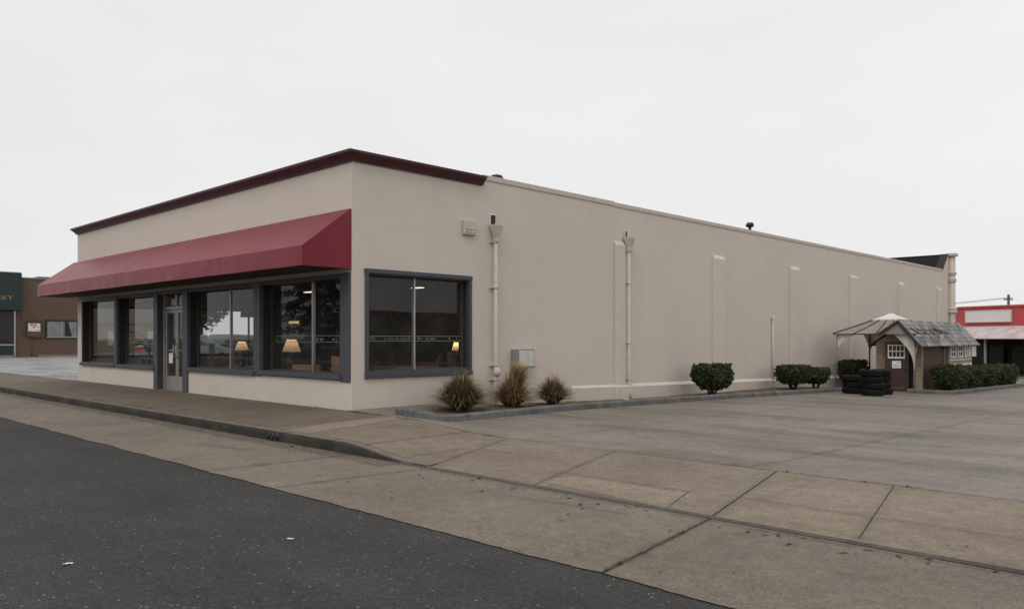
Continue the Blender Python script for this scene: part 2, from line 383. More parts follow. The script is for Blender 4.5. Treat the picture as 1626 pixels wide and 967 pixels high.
AJ = [(8.57,-2.44,8.0,-.1,.024),(5.05,-2.44,4.0,-.08,.016),(6.62,-2.44,5.86,-.1,.014),(9.69,-2.36,9.19,-.12,.014),
      (6.7,-2.3,8.14,-2.45,.010),(6.42,-1.74,7.9,-1.7,.010),(7.9,-1.7,8.14,-2.45,.012),(8.2,-1.62,14,-1.55,.006),(4.42,-2.4,4.28,-1.3,.012),(4.28,-1.3,5.0,-1.1,.006),
      (3.62,-2.44,3.15,-.12,.014),(11.9,-2.4,11.3,-.1,.016),(2.6,-.105,40,-.105,.016)]
M['apron'] = concrete('driveway_concrete', (.170,.135,.101), (.212,.172,.132), AJ,
    [(6.55,-2.04,8.02,-2.1,.32,1.16),(8.6,-1.2,11.5,-1.2,1.1,1.10)], stain=.6)
SJ = [(1.6,-2.4,1.02,-.1,.010),(2.3,-2.4,1.7,-.1,.010),(-60,-2.28,2.6,-2.28,.010),(.9,-.105,2.6,-.105,.010)]
for k in range(7): SJ.append((-.7-k*1.83, -2.4, -.95-k*1.83, 0.02, .008))
M['sidewalk'] = concrete('sidewalk_concrete', (.152,.120,.090), (.194,.155,.118), SJ,
    [(1.95,-2.4,1.36,-.1,.32,1.30),(-40,-1.2,1.3,-1.2,1.2,.78),(-3.8,-1.45,-1.5,-1.75,.16,1.12)], stain=.6)
ys = seq(-2.45, -.1, 12)
b = MB().grid([x for x in xs if x < 2.5]+[2.6], ys, lambda x, y: (x, y, zs(x, y)))
b.grid([x for x in xs if x < -.2]+[.02], [-.1, 0., .32], lambda x, y: (x, y, zs(x, min(0, y))))
struct('sidewalk', b, M['sidewalk'])
b = MB().grid([2.6]+[x for x in xs if x > 2.65], ys, lambda x, y: (x, y, zs(x, y))); struct('driveway', b, M['apron'])

# kerb: rounded nose, drops away at the driveway
t = NT('kerb_face'); n = t.noise(3, 5, None, .7); n2 = t.noise(50, 3)
sv = t.scale(t.pos(), 1.3, 1, .6); n3 = t.noise(1.2, 4, sv)
pz = t.n('ShaderNodeSeparateXYZ'); t.l(t.pos(), pz.inputs[0])
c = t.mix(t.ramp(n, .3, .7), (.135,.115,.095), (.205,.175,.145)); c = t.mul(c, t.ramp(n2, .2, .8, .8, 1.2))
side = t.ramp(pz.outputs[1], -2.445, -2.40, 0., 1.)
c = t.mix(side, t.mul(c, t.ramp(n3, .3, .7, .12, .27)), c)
j = lines(t, [(x, -2.6, x, -2.2, .016) for x in (-12.1,-9.1,-6.1,-3.1,-.4,2.0,3.72)]); c = t.mix(t.math('MULTIPLY', j, .8), c, (.03,.03,.03))
M['kerb'] = t.bsdf(c, .85, bump=n2, bstr=.3, bdist=.006, spec=.3)
kx = seq(-160, -16, 20)+seq(-15.5, 2.5, 60)+seq(2.6, 5.0, 34)
prof = [(-2.472,-.16),(-2.468,'t',-.045),(-2.455,'t',-.016),(-2.42,'t',.003),(-2.29,'t',.006),(-2.285,'t',-.02)]
def kfn(x, i):
    p = prof[int(i)]; top = zs(x, -2.45)+.004
    w = 1-sst(4.3, 4.9, x)
    z = p[1] if p[1] != 't' else max(-.155, top+p[2]*1.0 if p[2] > 0 else top+p[2]*max(.1, w))
    y = p[0]+mnoise.noise(Vector((x*1.7, i, 0)))*.006
    return (x, y, z)
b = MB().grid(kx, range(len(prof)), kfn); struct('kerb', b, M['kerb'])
dr = MB()
for x in (1.53, 1.65, 1.77): dr.tube([(x, -2.492, -.088), (x, -2.40, -.088)], .048, 14)
tag(dr.build('kerb_drain', M['black']), 'three dark round drain holes in the kerb face', 'drain')

LJ = [(7.66,-.1,7.8,3.5,.012),(7.8,3.5,7.95,40,.012),(1.75,5.05,7.8,5.55,.008),(7.8,5.6,30,6.0,.009),(1.75,11.6,30,11.9,.010),(13.2,-.1,13.4,40,.012),(4.3,0,4.1,12,.006),(1.75,17.5,30,18,.01),(10.4,6,10.6,40,.006)]
M['lot'] = concrete('lot_concrete', (.165,.144,.120), (.215,.189,.160), LJ, [(7.72,1,7.9,30,.0,1.0)], streak=(.22,.9,1.), stain=.7, mott=.35, rough=.7, weeds=[(7.3,-.1,9.6,-.1,.05)])
yl = [-.1,.05,.2,.4,.7,1,1.4,2,2.6,3.2,4,5,6.5,8.6,11,14,17.3,21,26,33,40,50,60,80,120]
b = MB().grid([0,.1,.3,.6,.9,1.2,1.5,1.8,2.2,2.7,3.3,4,5,6,8,11,15,22,35,60,110], yl, lambda x, y: (x, y, lotz(x, y)))
b.grid([-70,-30,0], [40,50,60,80,120], lambda x, y: (x, y, zl(y)))
b.grid([-16,0], [36.5,38,40], lambda x, y: (x, y, zl(y)))
struct('parking_lot', b, M['lot'])
M['left_lot'] = concrete('left_lot_concrete', (.25,.25,.25), (.31,.31,.31), [(-40,3,-14.5,3.2,.012),(-25,0,-25,30,.012)], streak=(.5,1.2,1.), stain=.4, rough=.7)
b = MB().grid([-140,-60,-40,-28,-20,-14.4], [-.096,2,5,10,20,40,100], lambda x, y: (x, y, .0 if y > .5 else -.002)); struct('side_parking_lot', b, M['left_lot'])
b = MB().box(-160, 60, -16.6, -14.2, -.4, -.02); struct('far_sidewalk', b, M['concrete_trim'])
b = MB().grid(seq(-1500, 1500, 7), seq(-1500, 1500, 7), lambda x, y: (x, y, -1.6)); struct('ground', b, M['concrete_trim'])
b = MB().grid([-300,-100,0,100,300], [-200,-100,-50,-16.6], lambda x, y: (x, y, -.06)); struct('far_lot', b, M['asphalt'])

# ------------------------------------------------------------------ the storefront building
B = thing('storefront_building', 'long cream stucco storefront with maroon cornice and tall slate framed windows', 'building', (-7.2, 15, 0))
W = MB(); T = .25
H1 = 2.46
# front wall (plane y = 0)
W.box(-14.5, 0, 0, T, H1, 4.58)                                   # header
W.box(-14.5, -14.14, 0, T, -.3, H1)                               # left jamb
W.box(-14.14, -8.69, 0, T, -.3, .5); W.box(-6.70, 0, 0, T, -.3, .52)   # bulkheads
W.box(-.035, 0, 0, T, .52, H1)
# side wall (x = 0): window 1 between y .30-2.86
W.box(-T, 0, T, .31, -.3, 4.58); W.box(-T, 0, .31, 2.85, -.3, .62); W.box(-T, 0, .31, 2.85, 2.50, 4.58)
W.box(-T, 0, 2.85, 3.25, -.4, 4.58); W.box(-T, 0, 3.25, 7.73, -.5, 4.56)
W.box(-T, -.022, 7.73, 34.5, -1.2, 4.55)
# rear raked wing, rear parapet, left and rear walls
W.prism([(34.5,-1.3),(35.75,-1.3),(35.75,5.42),(35.35,5.42),(34.5,4.62)], lambda y, z: (-.3, y, z), lambda y, z: (0, y, z))
W.box(-14.5, -.3, 35.5, 35.75, -1.3, 5.40)
WL = [(-.4,.3,-.3,4.58),(.3,2.55,-.3,.68),(.3,2.55,2.28,4.58),(2.55,3.3,-.3,4.58),(3.3,5.85,-.3,.68),(3.3,5.85,2.28,4.58),(5.85,35.5,-.5,4.55)]
for y0, y1, z0, z1 in WL:
    if y0 < 0: y0 = T
    W.box(-14.5, -14.25, y0, y1, z0, z1)
wall = W.build('wall', M['wall'], B)
# pilasters
for y, w in ((7.74,.38),(12.51,.62),(17.61,.62),(22.81,.62),(28.2,.62),(33.6,.62)):
    p = MB(); d = .075
    zt = 3.72
    p.prism([(-.022,-1.),(d,-1.),(d,zt-.12),(-.022,zt)], lambda x, z: (x, y, z), lambda x, z: (x, y+w, z))
    p.build('pilaster', M['wall'], B, .008)
# plinth with weathered sloping ledge
p = MB(); PL = [(5.95,.185),(7.74,.145),(8.12,.137),(12.51,.045),(13.13,.032),(17.61,-.06),(22.8,-.17),(34.5,-.42)]
pl_z = lambda y: table(PL, y)
ysg = [6.05,7.70,7.72,8.14,8.16,12.47,12.49,13.15,13.17,17.57,17.59,18.25,18.27,22.77,22.79,23.45,23.47,28.2,34.5]
def px_(y): return .075 if any(a <= y <= a+.47+(.2 if a > 9 else 0) for a in (7.715,12.485,17.585,22.785)) else 0
ring = [lambda y: (-.03, y, -1.3), lambda y: (.062+px_(y), y, -1.3), lambda y: (.062+px_(y), y, pl_z(y)-.07), lambda y: (-.03+px_(y)*.5, y, pl_z(y)+.01)]
vs = [f(y) for y in ysg for f in ring]; fs = [(j*4+k, j*4+k+1, j*4+5+k, j*4+4+k) for j in range(len(ysg)-1) for k in range(3)]+[(0,1,2,3)]
p.add(vs, fs); p.build('plinth', M['wall'], B)
p = MB()
vs = [(.066+px_(y), y, pl_z(y)-.066) for y in ysg]+[(-.024+px_(y)*.5, y, pl_z(y)+.015) for y in ysg]; n = len(ysg)
p.add(vs, [(i, i+1, n+i+1, n+i) for i in range(n-1)]); p.build('ledge', M['ledge'], B)
# parapet cap along the side
p = MB(); p.box(-.27, .022, 3.22, 7.73, 4.56, 4.675); p.box(-.27, .0, 7.73, 34.5, 4.55, 4.66)
p.box(-14.53, -14.23, 3.2, 35.5, 4.56, 4.67)
p.build('parapet_cap', M['trim_cream'], B, .012)
p = MB(); p.box(-14.53, .02, 35.44, 35.78, 5.42, 5.47); p.prism([(34.46,4.60),(35.34,5.43),(35.44,5.43),(35.44,5.47),(35.3,5.47),(34.42,4.66)], lambda y, z: (-.33, y, z), lambda y, z: (.018, y, z))
p.build('coping', M['tar'], B)
p = MB(); p.box(-14.25, -.3, 35.46, 35.497, 4.1, 5.40); p.box(-.34, -.302, 34.5, 35.46, 4.1, 4.6); p.build('rear_roof_flashing', M['tar'], B)
p = MB(); p.box(-14.25, -.25, .25, 35.46, 4.05, 4.12); p.build('roof', M['roof'], B)
# cornice
cp = [(.012,4.435),(.035,4.435),(.045,4.47),(.065,4.475),(.075,4.50),(.105,4.53),(.135,4.555),(.14,4.565),(.16,4.57),(.165,4.61),(.15,4.618),(-.12,4.622)]
path = lambda o: [(-14.5-o, 3.2), (-14.5-o, -o), (o, -o), (o, 3.2)]
vs = []; 
for o, z in cp: vs += [(x, y, z) for x, y in path(o)]
fs = [(i*4+k, i*4+k+1, i*4+5+k, i*4+4+k) for i in range(len(cp)-1) for k in range(3)]
fs += [tuple(i*4 for i in range(len(cp))), tuple(i*4+3 for i in range(len(cp)))]
MB().add(vs, fs).build('cornice', M['maroon'], B)
# foundation pad beside the wall
# pillars painted slate on the storefront
for x0, x1, z0 in ((-.345,-.037,.5),(-3.53,-3.25,.5),(-6.99,-6.72,-.25),(-8.70,-8.46,-.25),(-11.42,-11.22,.475)):
    p = MB(); p.box(x0, x1, -.03, .2, z0, H1-.003); p.build('pillar', M['slate'], B, .012)
p = MB(); p.box(-14.12, -.04, -.012, .22, H1-.085, H1-.004); p.build('window_header', M['slate'], B)

def bay_window(P, a0, a1, z0, z1, fn, mull, gmat, fw=.05, sill_out=.06, dep=.22):
    """fn(a, depth, z) -> world; a runs along the wall, depth goes inwards."""
    def bx(m, x0, x1, d0, d1, za, zb):
        c = [fn(x, d, z) for z in (za, zb) for x, d in ((x0, d0), (x1, d0), (x1, d1), (x0, d1))]
        m.add(c, [(3,2,1,0),(4,5,6,7),(0,1,5,4),(1,2,6,5),(2,3,7,6),(3,0,4,7)])
    m = MB()
    for x0, x1 in ((a0, a0+fw), (a1-fw, a1)): bx(m, x0, x1, .0, .045, z0+fw, z1-fw)
    bx(m, a0, a1, .0, .28, z0, z0+fw); bx(m, a0, a1, .0, .045, z1-fw, z1)
    w = m.build('window', M['slate'], P, .006)
    s = MB(); bx(s, a0-.02, a1+.02, -sill_out, .005, z0-.045, z0+.045); s.build('sill', M['slate'], w, .008)
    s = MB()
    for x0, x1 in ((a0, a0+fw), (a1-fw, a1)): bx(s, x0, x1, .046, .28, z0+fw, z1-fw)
    bx(s, a0, a1, .046, .28, z1-fw, z1); s.build('shaded_jamb', M['jamb_shade'], w)
    # inner stops in soffit brown, dark to add to the jamb shade
    s = MB(); i0, i1, j0, j1 = a0+fw, a1-fw, z0+fw, z1-fw
    for x0, x1 in ((i0, i0+.025), (i1-.025, i1)): bx(s, x0, x1, dep-.02, dep+.03, j0+.025, j1-.025)
    bx(s, i0, i1, dep-.02, dep+.03, j0, j0+.025); bx(s, i0, i1, dep-.02, dep+.03, j1-.025, j1)
    s.build('glazing_stop', M['soffit'], w)
    cuts = [i0]+list(mull)+[i1]
    for x in mull:
        s = MB(); bx(s, x-.018, x+.018, dep-.025, dep+.035, j0+.002, j1-.002); s.build('mullion', M['alu'], w)
    for x0, x1 in zip(cuts, cuts[1:]):
        s = MB(); s.quad(fn(x0, dep, j0), fn(x1, dep, j0), fn(x1, dep, j1), fn(x0, dep, j1)); s.build('pane', gmat, w)
    return w
front = lambda a, d, z: (a, d, z)
side = lambda a, d, z: (-d, a, z)
left = lambda a, d, z: (-14.5+d, a, z)
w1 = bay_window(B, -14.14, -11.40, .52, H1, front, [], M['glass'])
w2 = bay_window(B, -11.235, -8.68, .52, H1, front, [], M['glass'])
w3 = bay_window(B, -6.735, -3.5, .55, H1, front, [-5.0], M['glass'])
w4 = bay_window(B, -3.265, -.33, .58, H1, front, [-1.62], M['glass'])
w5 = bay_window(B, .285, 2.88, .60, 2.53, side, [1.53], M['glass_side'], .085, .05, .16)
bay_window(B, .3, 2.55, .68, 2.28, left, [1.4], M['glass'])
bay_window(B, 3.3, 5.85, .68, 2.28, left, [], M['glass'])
for w, y0, y1 in ((w5,.27,2.89),):      # raised casing proud of the side wall
    s = MB()
    s.box(.002, .035, y0, y0+.07, .56, 2.54); s.box(.002, .035, y1-.07, y1, .56, 2.54); s.box(.002, .04, y0-.012, y1+.012, 2.47, 2.55)
    s.build('casing', M['slate'], w, .006)
# lettering strips across the panes: two fine lines with a few small letters between
GL = {'L':[(0,0,.18,1),(0,0,.6,.16)],'E':[(0,0,.18,1),(0,0,.6,.15),(0,.43,.5,.57),(0,.85,.6,1)],'D':[(0,0,.18,1),(0,0,.5,.15),(0,.85,.5,1),(.45,.12,.62,.88)],'I':[(.2,0,.4,1)],
      '1':[(.25,0,.45,1),(.1,.8,.3,.9),(.1,0,.6,.1)],'0':[(0,.12,.17,.88),(.45,.12,.62,.88),(.1,0,.52,.14),(.1,.86,.52,1)]}
def strip(win, fn, a0, a1, dep, za, zb, letters, ticks):
    m = MB(); q = lambda x0, x1, z0, z1: m.quad(fn(x0, dep, z0), fn(x1, dep, z0), fn(x1, dep, z1), fn(x0, dep, z1))
    q(a0, a1, za-.005, za+.005); q(a0, a1, zb-.005, zb+.005)
    for tx, sx, word, h in letters:
        for k, ch in enumerate(word):
            for x0, z0, x1, z1 in GL[ch]: q(tx+(k*.75+x0)*h*sx, tx+(k*.75+x1)*h*sx, za+.025+z0*h, za+.025+z1*h)
    for x, wd, n, h in ticks:
        for k in range(n):
            if (k*7) % 5 != 4: q(x+k*wd*1.35, x+k*wd*1.35+wd, za+.03+(k*13 % 3)*.004, za+.03+h*(.7+.3*((k*5) % 3)/2))
    m.build('window_lettering', M['decal'], win)
strip(w5, side, .37, 2.79, .152, 1.235, 1.325, [(.40,1,'L',.055),(.49,1,'EDI',.055)], [(.82,.022,20,.022),(1.62,.02,4,.045),(1.83,.025,7,.03),(2.42,.03,1,.05),(2.62,.012,1,.055),(1.42,.008,1,.07)])
strip(w4, front, -3.05, -.4, .212, 1.215, 1.335, [], [(-1.5,.03,6,.05),(-.95,.03,4,.04),(-3.0,.02,3,.04)])
strip(w3, front, -6.58, -3.57, .212, 1.165, 1.265, [], [(-6.2,.03,5,.035)])
strip(w2, front, -11.06, -8.75, .212, 1.165, 1.265, [], [(-10.6,.03,6,.035)])
st = MB(); st.quad((-.15,.40,.70),(-.15,.47,.70),(-.15,.47,.755),(-.15,.40,.755)); st.build('sticker', M['paper'], w5)
# double glass door, set back
D = MB(); D.box(-8.46, -6.99, .12, .30, 2.40, 2.457)
D.box(-8.46, -8.40, .12, .30, 0, 2.40); D.box(-7.05, -6.99, .12, .30, 0, 2.40); D.box(-8.40, -7.05, .12, .30, 2.0, 2.07)
D.box(-7.74, -7.71, .15, .25, 2.07, 2.40); D.box(-8.40, -7.05, .14, .30, -.02, .012)
dr = D.build('door', M['door_frame'], B, .004)
for k, (x0, x1) in enumerate(((-8.395,-7.735),(-7.715,-7.055))):
    s = MB(); s.box(x0, x0+.06, .16, .21, .015, 1.995); s.box(x1-.06, x1, .16, .21, .015, 1.995); s.box(x0+.06, x1-.06, .16, .21, .015, .34); s.box(x0+.06, x1-.06, .16, .21, 1.91, 1.995)
    s.build('door_leaf', M['door_frame'], dr, .004)
    s = MB(); s.quad((x0+.06,.185,.34),(x1-.06,.185,.34),(x1-.06,.185,1.91),(x0+.06,.185,1.91)); s.build('pane', M['glass'], dr)
    s = MB(); s.tube([(x0+.05,.11,.98),(x1-.05,.11,.98)], .012, 8); xx = x1-.06 if k == 0 else x0+.06
    s.tube([(xx,.16,.80),(xx,.10,.82),(xx,.10,1.12),(xx,.16,1.14)], .011, 8); s.build('handle', M['alu'], dr)
for x0, x1 in ((-8.40,-7.74),(-7.71,-7.05)):
    s = MB(); s.quad((x0,.2,2.07),(x1,.2,2.07),(x1,.2,2.40),(x0,.2,2.40)); s.build('pane', M['glass'], dr)
s = MB(); s.quad((-8.25,.18,.66),(-8.02,.18,.66),(-8.02,.18,.92),(-8.25,.18,.92)); s.build('paper_notice', M['paper'], dr)
s = MB(); s.quad((-8.12,.192,2.10),(-7.78,.192,2.10),(-7.78,.192,2.27),(-8.12,.192,2.27)); s.quad((-7.66,.192,2.10),(-7.14,.192,2.10),(-7.14,.192,2.29),(-7.66,.192,2.29)); s.build('transom_card', M['far_white'], dr)
s = MB()
for k, ch in enumerate('1110'):
    for x0, z0, x1, z1 in GL[ch]: s.quad((-7.60+k*.115+x0*.13,.176,1.36+z0*.15),(-7.60+k*.115+x1*.13,.176,1.36+z0*.15),(-7.60+k*.115+x1*.13,.176,1.36+z1*.15),(-7.60+k*.115+x0*.13,.176,1.36+z1*.15))
s.build('street_number', M['decal'], dr)
# inside
p = MB(); p.box(-14.25, -.25, .32, 14.9, -.02, .015); p.build('interior_floor', M['int_floor'], B)
p = MB(); p.box(-14.25, -.25, .25, 14.9, 2.95, 3.0); p.build('interior_ceiling', M['int_wall'], B)
p = MB(); p.box(-14.25, -.25, 14.9, 15, -.02, 3.0); p.box(-.27, -.252, .3, 14.9, 0, .55); p.box(-.27, -.252, 2.95, 14.9, 0, 2.95); p.box(-14.248, -14.23, 5.9, 14.9, 0, 2.95); p.build('interior_wall', M['int_wall'], B)

# ------------------------------------------------------------------ awning
A = thing('awning', 'long maroon vinyl awning sloping out over the shop windows', 'awning', (-7.4, 0, 2.5))
a0, a1 = -14.82, -.012
ax = seq(a0, a1, 121)
def sag(x): return -.014*abs(math.sin((x-a0)/(a1-a0)*12*PI))**.8
def top(x, v):
    y = lerp(-.012, -1.0, v); z = lerp(3.60, 2.86, v)+sag(x)*math.sin(v*PI)*.9+mnoise.noise(Vector((x*.9, v*2, 3)))*.008*math.sin(v*PI)
    return (x, y, z)
MB().grid(ax, seq(0, 1, 9), top).build('canopy', M['awning'], A)
def val(x, v):
    e = min(1, (x-a0)/.25, (a1-x)/.25)
    y = -1.0-(.004*math.sin(x*7.3+math.sin(x*2.1)*2)+.012*mnoise.noise(Vector((x*2.3, 0, v))))*v*e-.008*e*v
    return (x, y, lerp(2.86, 2.525+.002*math.sin(x*3), v))
MB().grid(ax, seq(0, 1, 6), val).build('valance', M['awning'], A)
for x in (a0+.003, a1-.003):
    MB().quad((x,-.012,3.60),(x,-1.0,2.86),(x,-1.0,2.525),(x,-.012,2.525)).build('end_panel', M['awning'], A)
MB().grid(seq(a0+.01, a1-.01, 30), (-.985, -.5, -.015), lambda x, y: (x, y, 2.54)).build('soffit', M['awn_under'], A)  # panel closing the underside, its colour darkened for the shade there

# ------------------------------------------------------------------ things on the side wall
def downspout(y, ztop, zbot, label, grp, kick):
    o = thing('downspout', label, 'downspout', (.1, y, zbot), grp)
    zb = ztop-.60
    m = MB(); k = 0
    m.lathe([(.001,ztop-.24),(.15,ztop-.24),(.15,ztop-.265),(.07,zb+.10),(.07,zb+.03),(.06,zb)], (.12, y, 0), 4, False, Matrix.Rotation(PI/4, 3, 'Z'))
    m.build('hopper', M['trim_cream'], o, .006)
    m = MB(); hw = .075 if not kick else .045; zt = ztop-.03 if not kick else ztop-.09
    m.box(-.02, .03, y-hw-.022, y-hw, ztop-.24, zt); m.box(-.02, .03, y-hw-.022, y+hw+.01, zt, zt+.018); m.build('scupper_frame', M['white' if not kick else 'trim_cream'], o)
    m = MB(); m.box(-.02, .012, y-hw, y+hw, ztop-.24, zt); m.build('scupper_opening', M['dark'], o)
    m = MB(); pts = [(.10,y,zb+.03),(.10,y,zbot+.3)]+([(.13,y,zbot+.2),(.13,y,zbot+.03)] if kick else [(.10,y,zbot)])
    m.tube(pts, .038, 14); m.build('pipe', M['trim_cream'], o)
    for z in ([zb-.0, zb-.95, .72, .42] if not kick else [zb, zb-.8, lerp(zb, zbot, .62), zbot+.5]):
        m = MB(); m.lathe([(.04,z-.02),(.05,z-.016),(.05,z+.016),(.04,z+.02)], (.10, y, 0), 14); m.box(-.01, .05, y-.1, y+.1, z-.012, z+.012); m.build('bracket', M['trim_cream'], o)
    if not kick:
        m = MB(); m.lathe([(.0,.48),(.04,.49),(.075,.53),(.085,.585),(.07,.64),(.04,.67),(0,.68)], (.125, y+.01, 0), 16); m.build('cleanout_cap', M['trim_cream'], o)
    return o
downspout(3.50, 3.89, -.12, 'cream downspout just right of the large side window', 'downspouts on the side wall', False)
downspout(8.22, 4.06, -.25, 'cream downspout beside the first pilaster, above the low plinth', 'downspouts on the side wall', True)
o = thing('vent_box', 'cream square vent box with slots high on the side wall', 'vent box', (.05, 2.8, 3.36))
m = MB(); m.box(0, .09, 2.64, 2.97, 3.38, 3.68); m.build('housing', M['trim_cream'], o, .018)
for i in range(3):
    for j in range(2): m = MB(); m.box(.088, .0925, 2.675+i*.095, 2.735+i*.095, 3.415+j*.055, 3.43+j*.055); m.build('slot', M['soffit'], o)
o = thing('meter_box', 'grey metal meter box with pale front cover low on the side wall', 'meter box', (.1, 4.4, .62))
m = MB(); m.box(0, .20, 4.05, 4.60, .645, 1.05); m.build('housing', M['grey_box'], o, .008)
m = MB(); m.box(.202, .214, 4.10, 4.57, .68, 1.02); m.build('cover', M['pale_box'], o, .004)
m = MB(); m.tube([(.1,4.32,.645),(.1,4.32,.56),(.02,4.32,.54)], .022, 8); m.build('conduit', M['grey_box'], o)
o = thing('wall_pipe', 'thin capped cream standpipe on the side wall between second and third pilasters', 'pipe', (.05, 16.27, -.35))
MB().tube([(.035,16.25,-.4),(.035,16.27,1.93)], .032, 10).build('pipe', M['trim_cream'], o)
MB().lathe([(.001,2.0),(.045,1.99),(.05,1.9),(.036,1.88)], (.035, 16.27, 0), 12).build('cap', M['ledge'], o)
o = thing('drain_column', 'thick cream drain column with ringed joints at the far end of the wall', 'drain column', (.1, 35.55, -1))
MB().tube([(.12,35.62,-1.2),(.12,35.62,5.38)], .15, 18).build('pipe', M['trim_cream'], o)
for z in (2.66, 4.15, 4.5):
    m = MB(); w = .23 if z < 3 else .2; h = .17 if z < 3 else .08
    m.lathe([(.15,z-h),(w,z-h*.8),(w,z-h*.15),(w-.03,z),(w,z+h*.15),(w,z+h*.8),(.15,z+h)], (.12,35.62,0), 18); m.build('collar', M['trim_cream'], o)
m = MB(); m.box(-.05, .34, 35.38, 35.88, 5.36, 5.5); m.build('capital', M['trim_cream'], o, .02)
o = thing('roof_vent', 'dark flue pipe with cap rising above the side parapet', 'roof vent', (-.9, 16.6, 4.1))
MB().tube([(-.9,16.5,4.1),(-.9,16.5,5.02)], .05, 10).build('pipe', M['soffit'], o)
MB().lathe([(.001,5.16),(.09,5.15),(.13,5.1),(.13,5.02),(.09,5.0),(.001,5.0)], (-.9,16.5,0), 14).build('cap', M['black'], o)
o = thing('roof_hood', 'small dark sheet metal hood on the roof beside the cornice end', 'roof hood', (-1, 4.62, 4.1))
m = MB(); m.tube([(-1,4.62,4.1),(-1,4.62,4.9)], .06, 10); m.build('pipe', M['roof'], o)
m = MB(); m.lathe([(.16,4.88),(.165,4.93),(.12,5.0),(.001,5.03)], (-1,4.62,0), 12); m.build('cap', M['tar'], o)

# ------------------------------------------------------------------ planting bed along the wall
WB = [(.3,0),(2.3,.0),(5,-.15),(8.3,-.25),(11.4,-.275),(16.3,-.33),(20.5,-.44)]
def soilz(x, y):
    k = zl(y)+.075; w = table(WB, y); return lerp(w, k, sst(0, 1.5, x))+mnoise.noise(Vector((x*3, y*3, 0)))*.025
b = MB().grid(seq(.66, 1.6, 8), seq(.55, 4.2, 16), lambda x, y: (x, y, soilz(x, y)))
b.grid(seq(.03, 1.6, 10), seq(4.2, 18.1, 50), lambda x, y: (x, y, soilz(x, y)))
struct('planting_bed', b, M['soil'])
t = NT('bed_kerb_stone'); n = t.noise(2.2, 5, None, .7, .5); n2 = t.noise(45, 3)
c = t.mix(t.ramp(n, .3, .7), (.085,.088,.09), (.17,.165,.155)); c = t.mul(c, t.ramp(n2, .2, .8, .8, 1.2))
j = lines(t, [(1.4,y,2,y+.02,.012) for y in (1.25,2.15,3.2,4.5,5.9,7.4,9,11,13,15,17)]+[(1.2,.1,1.25,.6,.012),(.95,.1,1.0,.6,.012)]); c = t.mix(t.math('MULTIPLY', j, .7), c, (.03,.03,.03))
M['bedkerb'] = t.bsdf(c, .85, bump=t.math('ADD', n2, n), bstr=.4, bdist=.01, spec=.3)
def kerb_run(m, pts, w, h, zf):
    """low kerb: pts (x, y) outer edge; inner edge offset by w along given normals"""
    vs = []; n = len(pts)
    for (x, y), (nx, ny) in pts:
        z = zf(x, y); j = mnoise.noise(Vector((x*2, y*2, 5)))*.008
        for o, dz in ((0,-.1),(.012,h-.025),(.035,h),(w,h+.003),(w+.005,-.05)): vs.append((x+nx*o+j, y+ny*o+j, z+dz+(j if dz > 0 else 0)))
    m.add(vs, [(i*5+k, i*5+5+k, i*5+6+k, i*5+1+k) for i in range(n-1) for k in range(4)]+[(0,1,2,3,4), tuple((n-1)*5+k for k in range(5))])
    return m
pts = [((.80,.33),(-.05,1)),((1.25,.38),(0,1)),((1.58,.45),(-.3,.9)),((1.68,.55),(-.9,.3)),((1.70,.7),(-1,0))]+[((1.70,y),(-1,0)) for y in seq(1, 18.1, 36)]
o = kerb_run(MB(), pts, .15, .12, lotz).build('bed_kerb', M['bedkerb']); tag(o, 'low grey kerb edging the long planting bed', 'kerb')

def grass_clump(name, c, R, H, n, label, plume=0., dry=.5, seed=1):
    rnd = random.Random(seed); m = MB(); cols = []
    for i in range(n):
        az = rnd.uniform(0, 2*PI); ln = H*rnd.uniform(.55, 1.12); lean = rnd.random()**.7
        out = R*(.12+1.12*lean)*rnd.uniform(.8, 1.15)
        hh = ln*(1-.45*lean); r0 = R*.16*math.sqrt(rnd.random()); bx, by = c[0]+r0*math.cos(az), c[1]+r0*math.sin(az)
        dx, dy = math.cos(az), math.sin(az)
        if plume and rnd.random() < plume:
            dx, dy = .5*rnd.uniform(-1, 1.2), .9+.5*rnd.uniform(-1, 1); hh = H*rnd.uniform(.8, 1.35); out = R*.8*rnd.uniform(.0, 1.3); dd = rnd.uniform(.7, 1)
        else: dd = min(1, max(0, rnd.gauss(dry, .3)))
        w = rnd.uniform(.003, .007); droop = rnd.uniform(.0, .3)*lean*H
        P = []
        for k in range(6):
            s = k/5; P.append(Vector((bx+dx*out*(s**1.25), by+dy*out*(s**1.25), c[2]+hh*(1-(1-s)**1.6)-droop*s**3+(-.02))))
        n0 = len(m.v); tw = Vector((-dy, dx, rnd.uniform(-.4, .4)))
        vs = []
        for k, p in enumerate(P):
            ww = w*(1-(k/5)**2*.9); vs += [p+tw*ww, p-tw*ww]; 
        m.add(vs, [(2*k, 2*k+1, 2*k+3, 2*k+2) for k in range(5)])
        br = rnd.random()
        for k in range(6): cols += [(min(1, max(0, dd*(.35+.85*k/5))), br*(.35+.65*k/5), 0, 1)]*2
    o = m.build(name, M['drygrass'], None, recalc=False)
    ca = o.data.color_attributes.new('tint', 'FLOAT_COLOR', 'POINT')
    ca.data.foreach_set('color', [x for q in cols for x in q])
    return tag(o, label, 'ornamental grass', 'grass clumps in the planting bed')
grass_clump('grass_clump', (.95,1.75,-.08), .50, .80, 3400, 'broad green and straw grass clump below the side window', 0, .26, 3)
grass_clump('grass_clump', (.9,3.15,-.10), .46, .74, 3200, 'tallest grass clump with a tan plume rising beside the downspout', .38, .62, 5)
grass_clump('grass_clump', (.85,4.45,-.12), .41, .68, 2400, 'small tan grass clump furthest along, right of the meter box', 0, .50, 8)

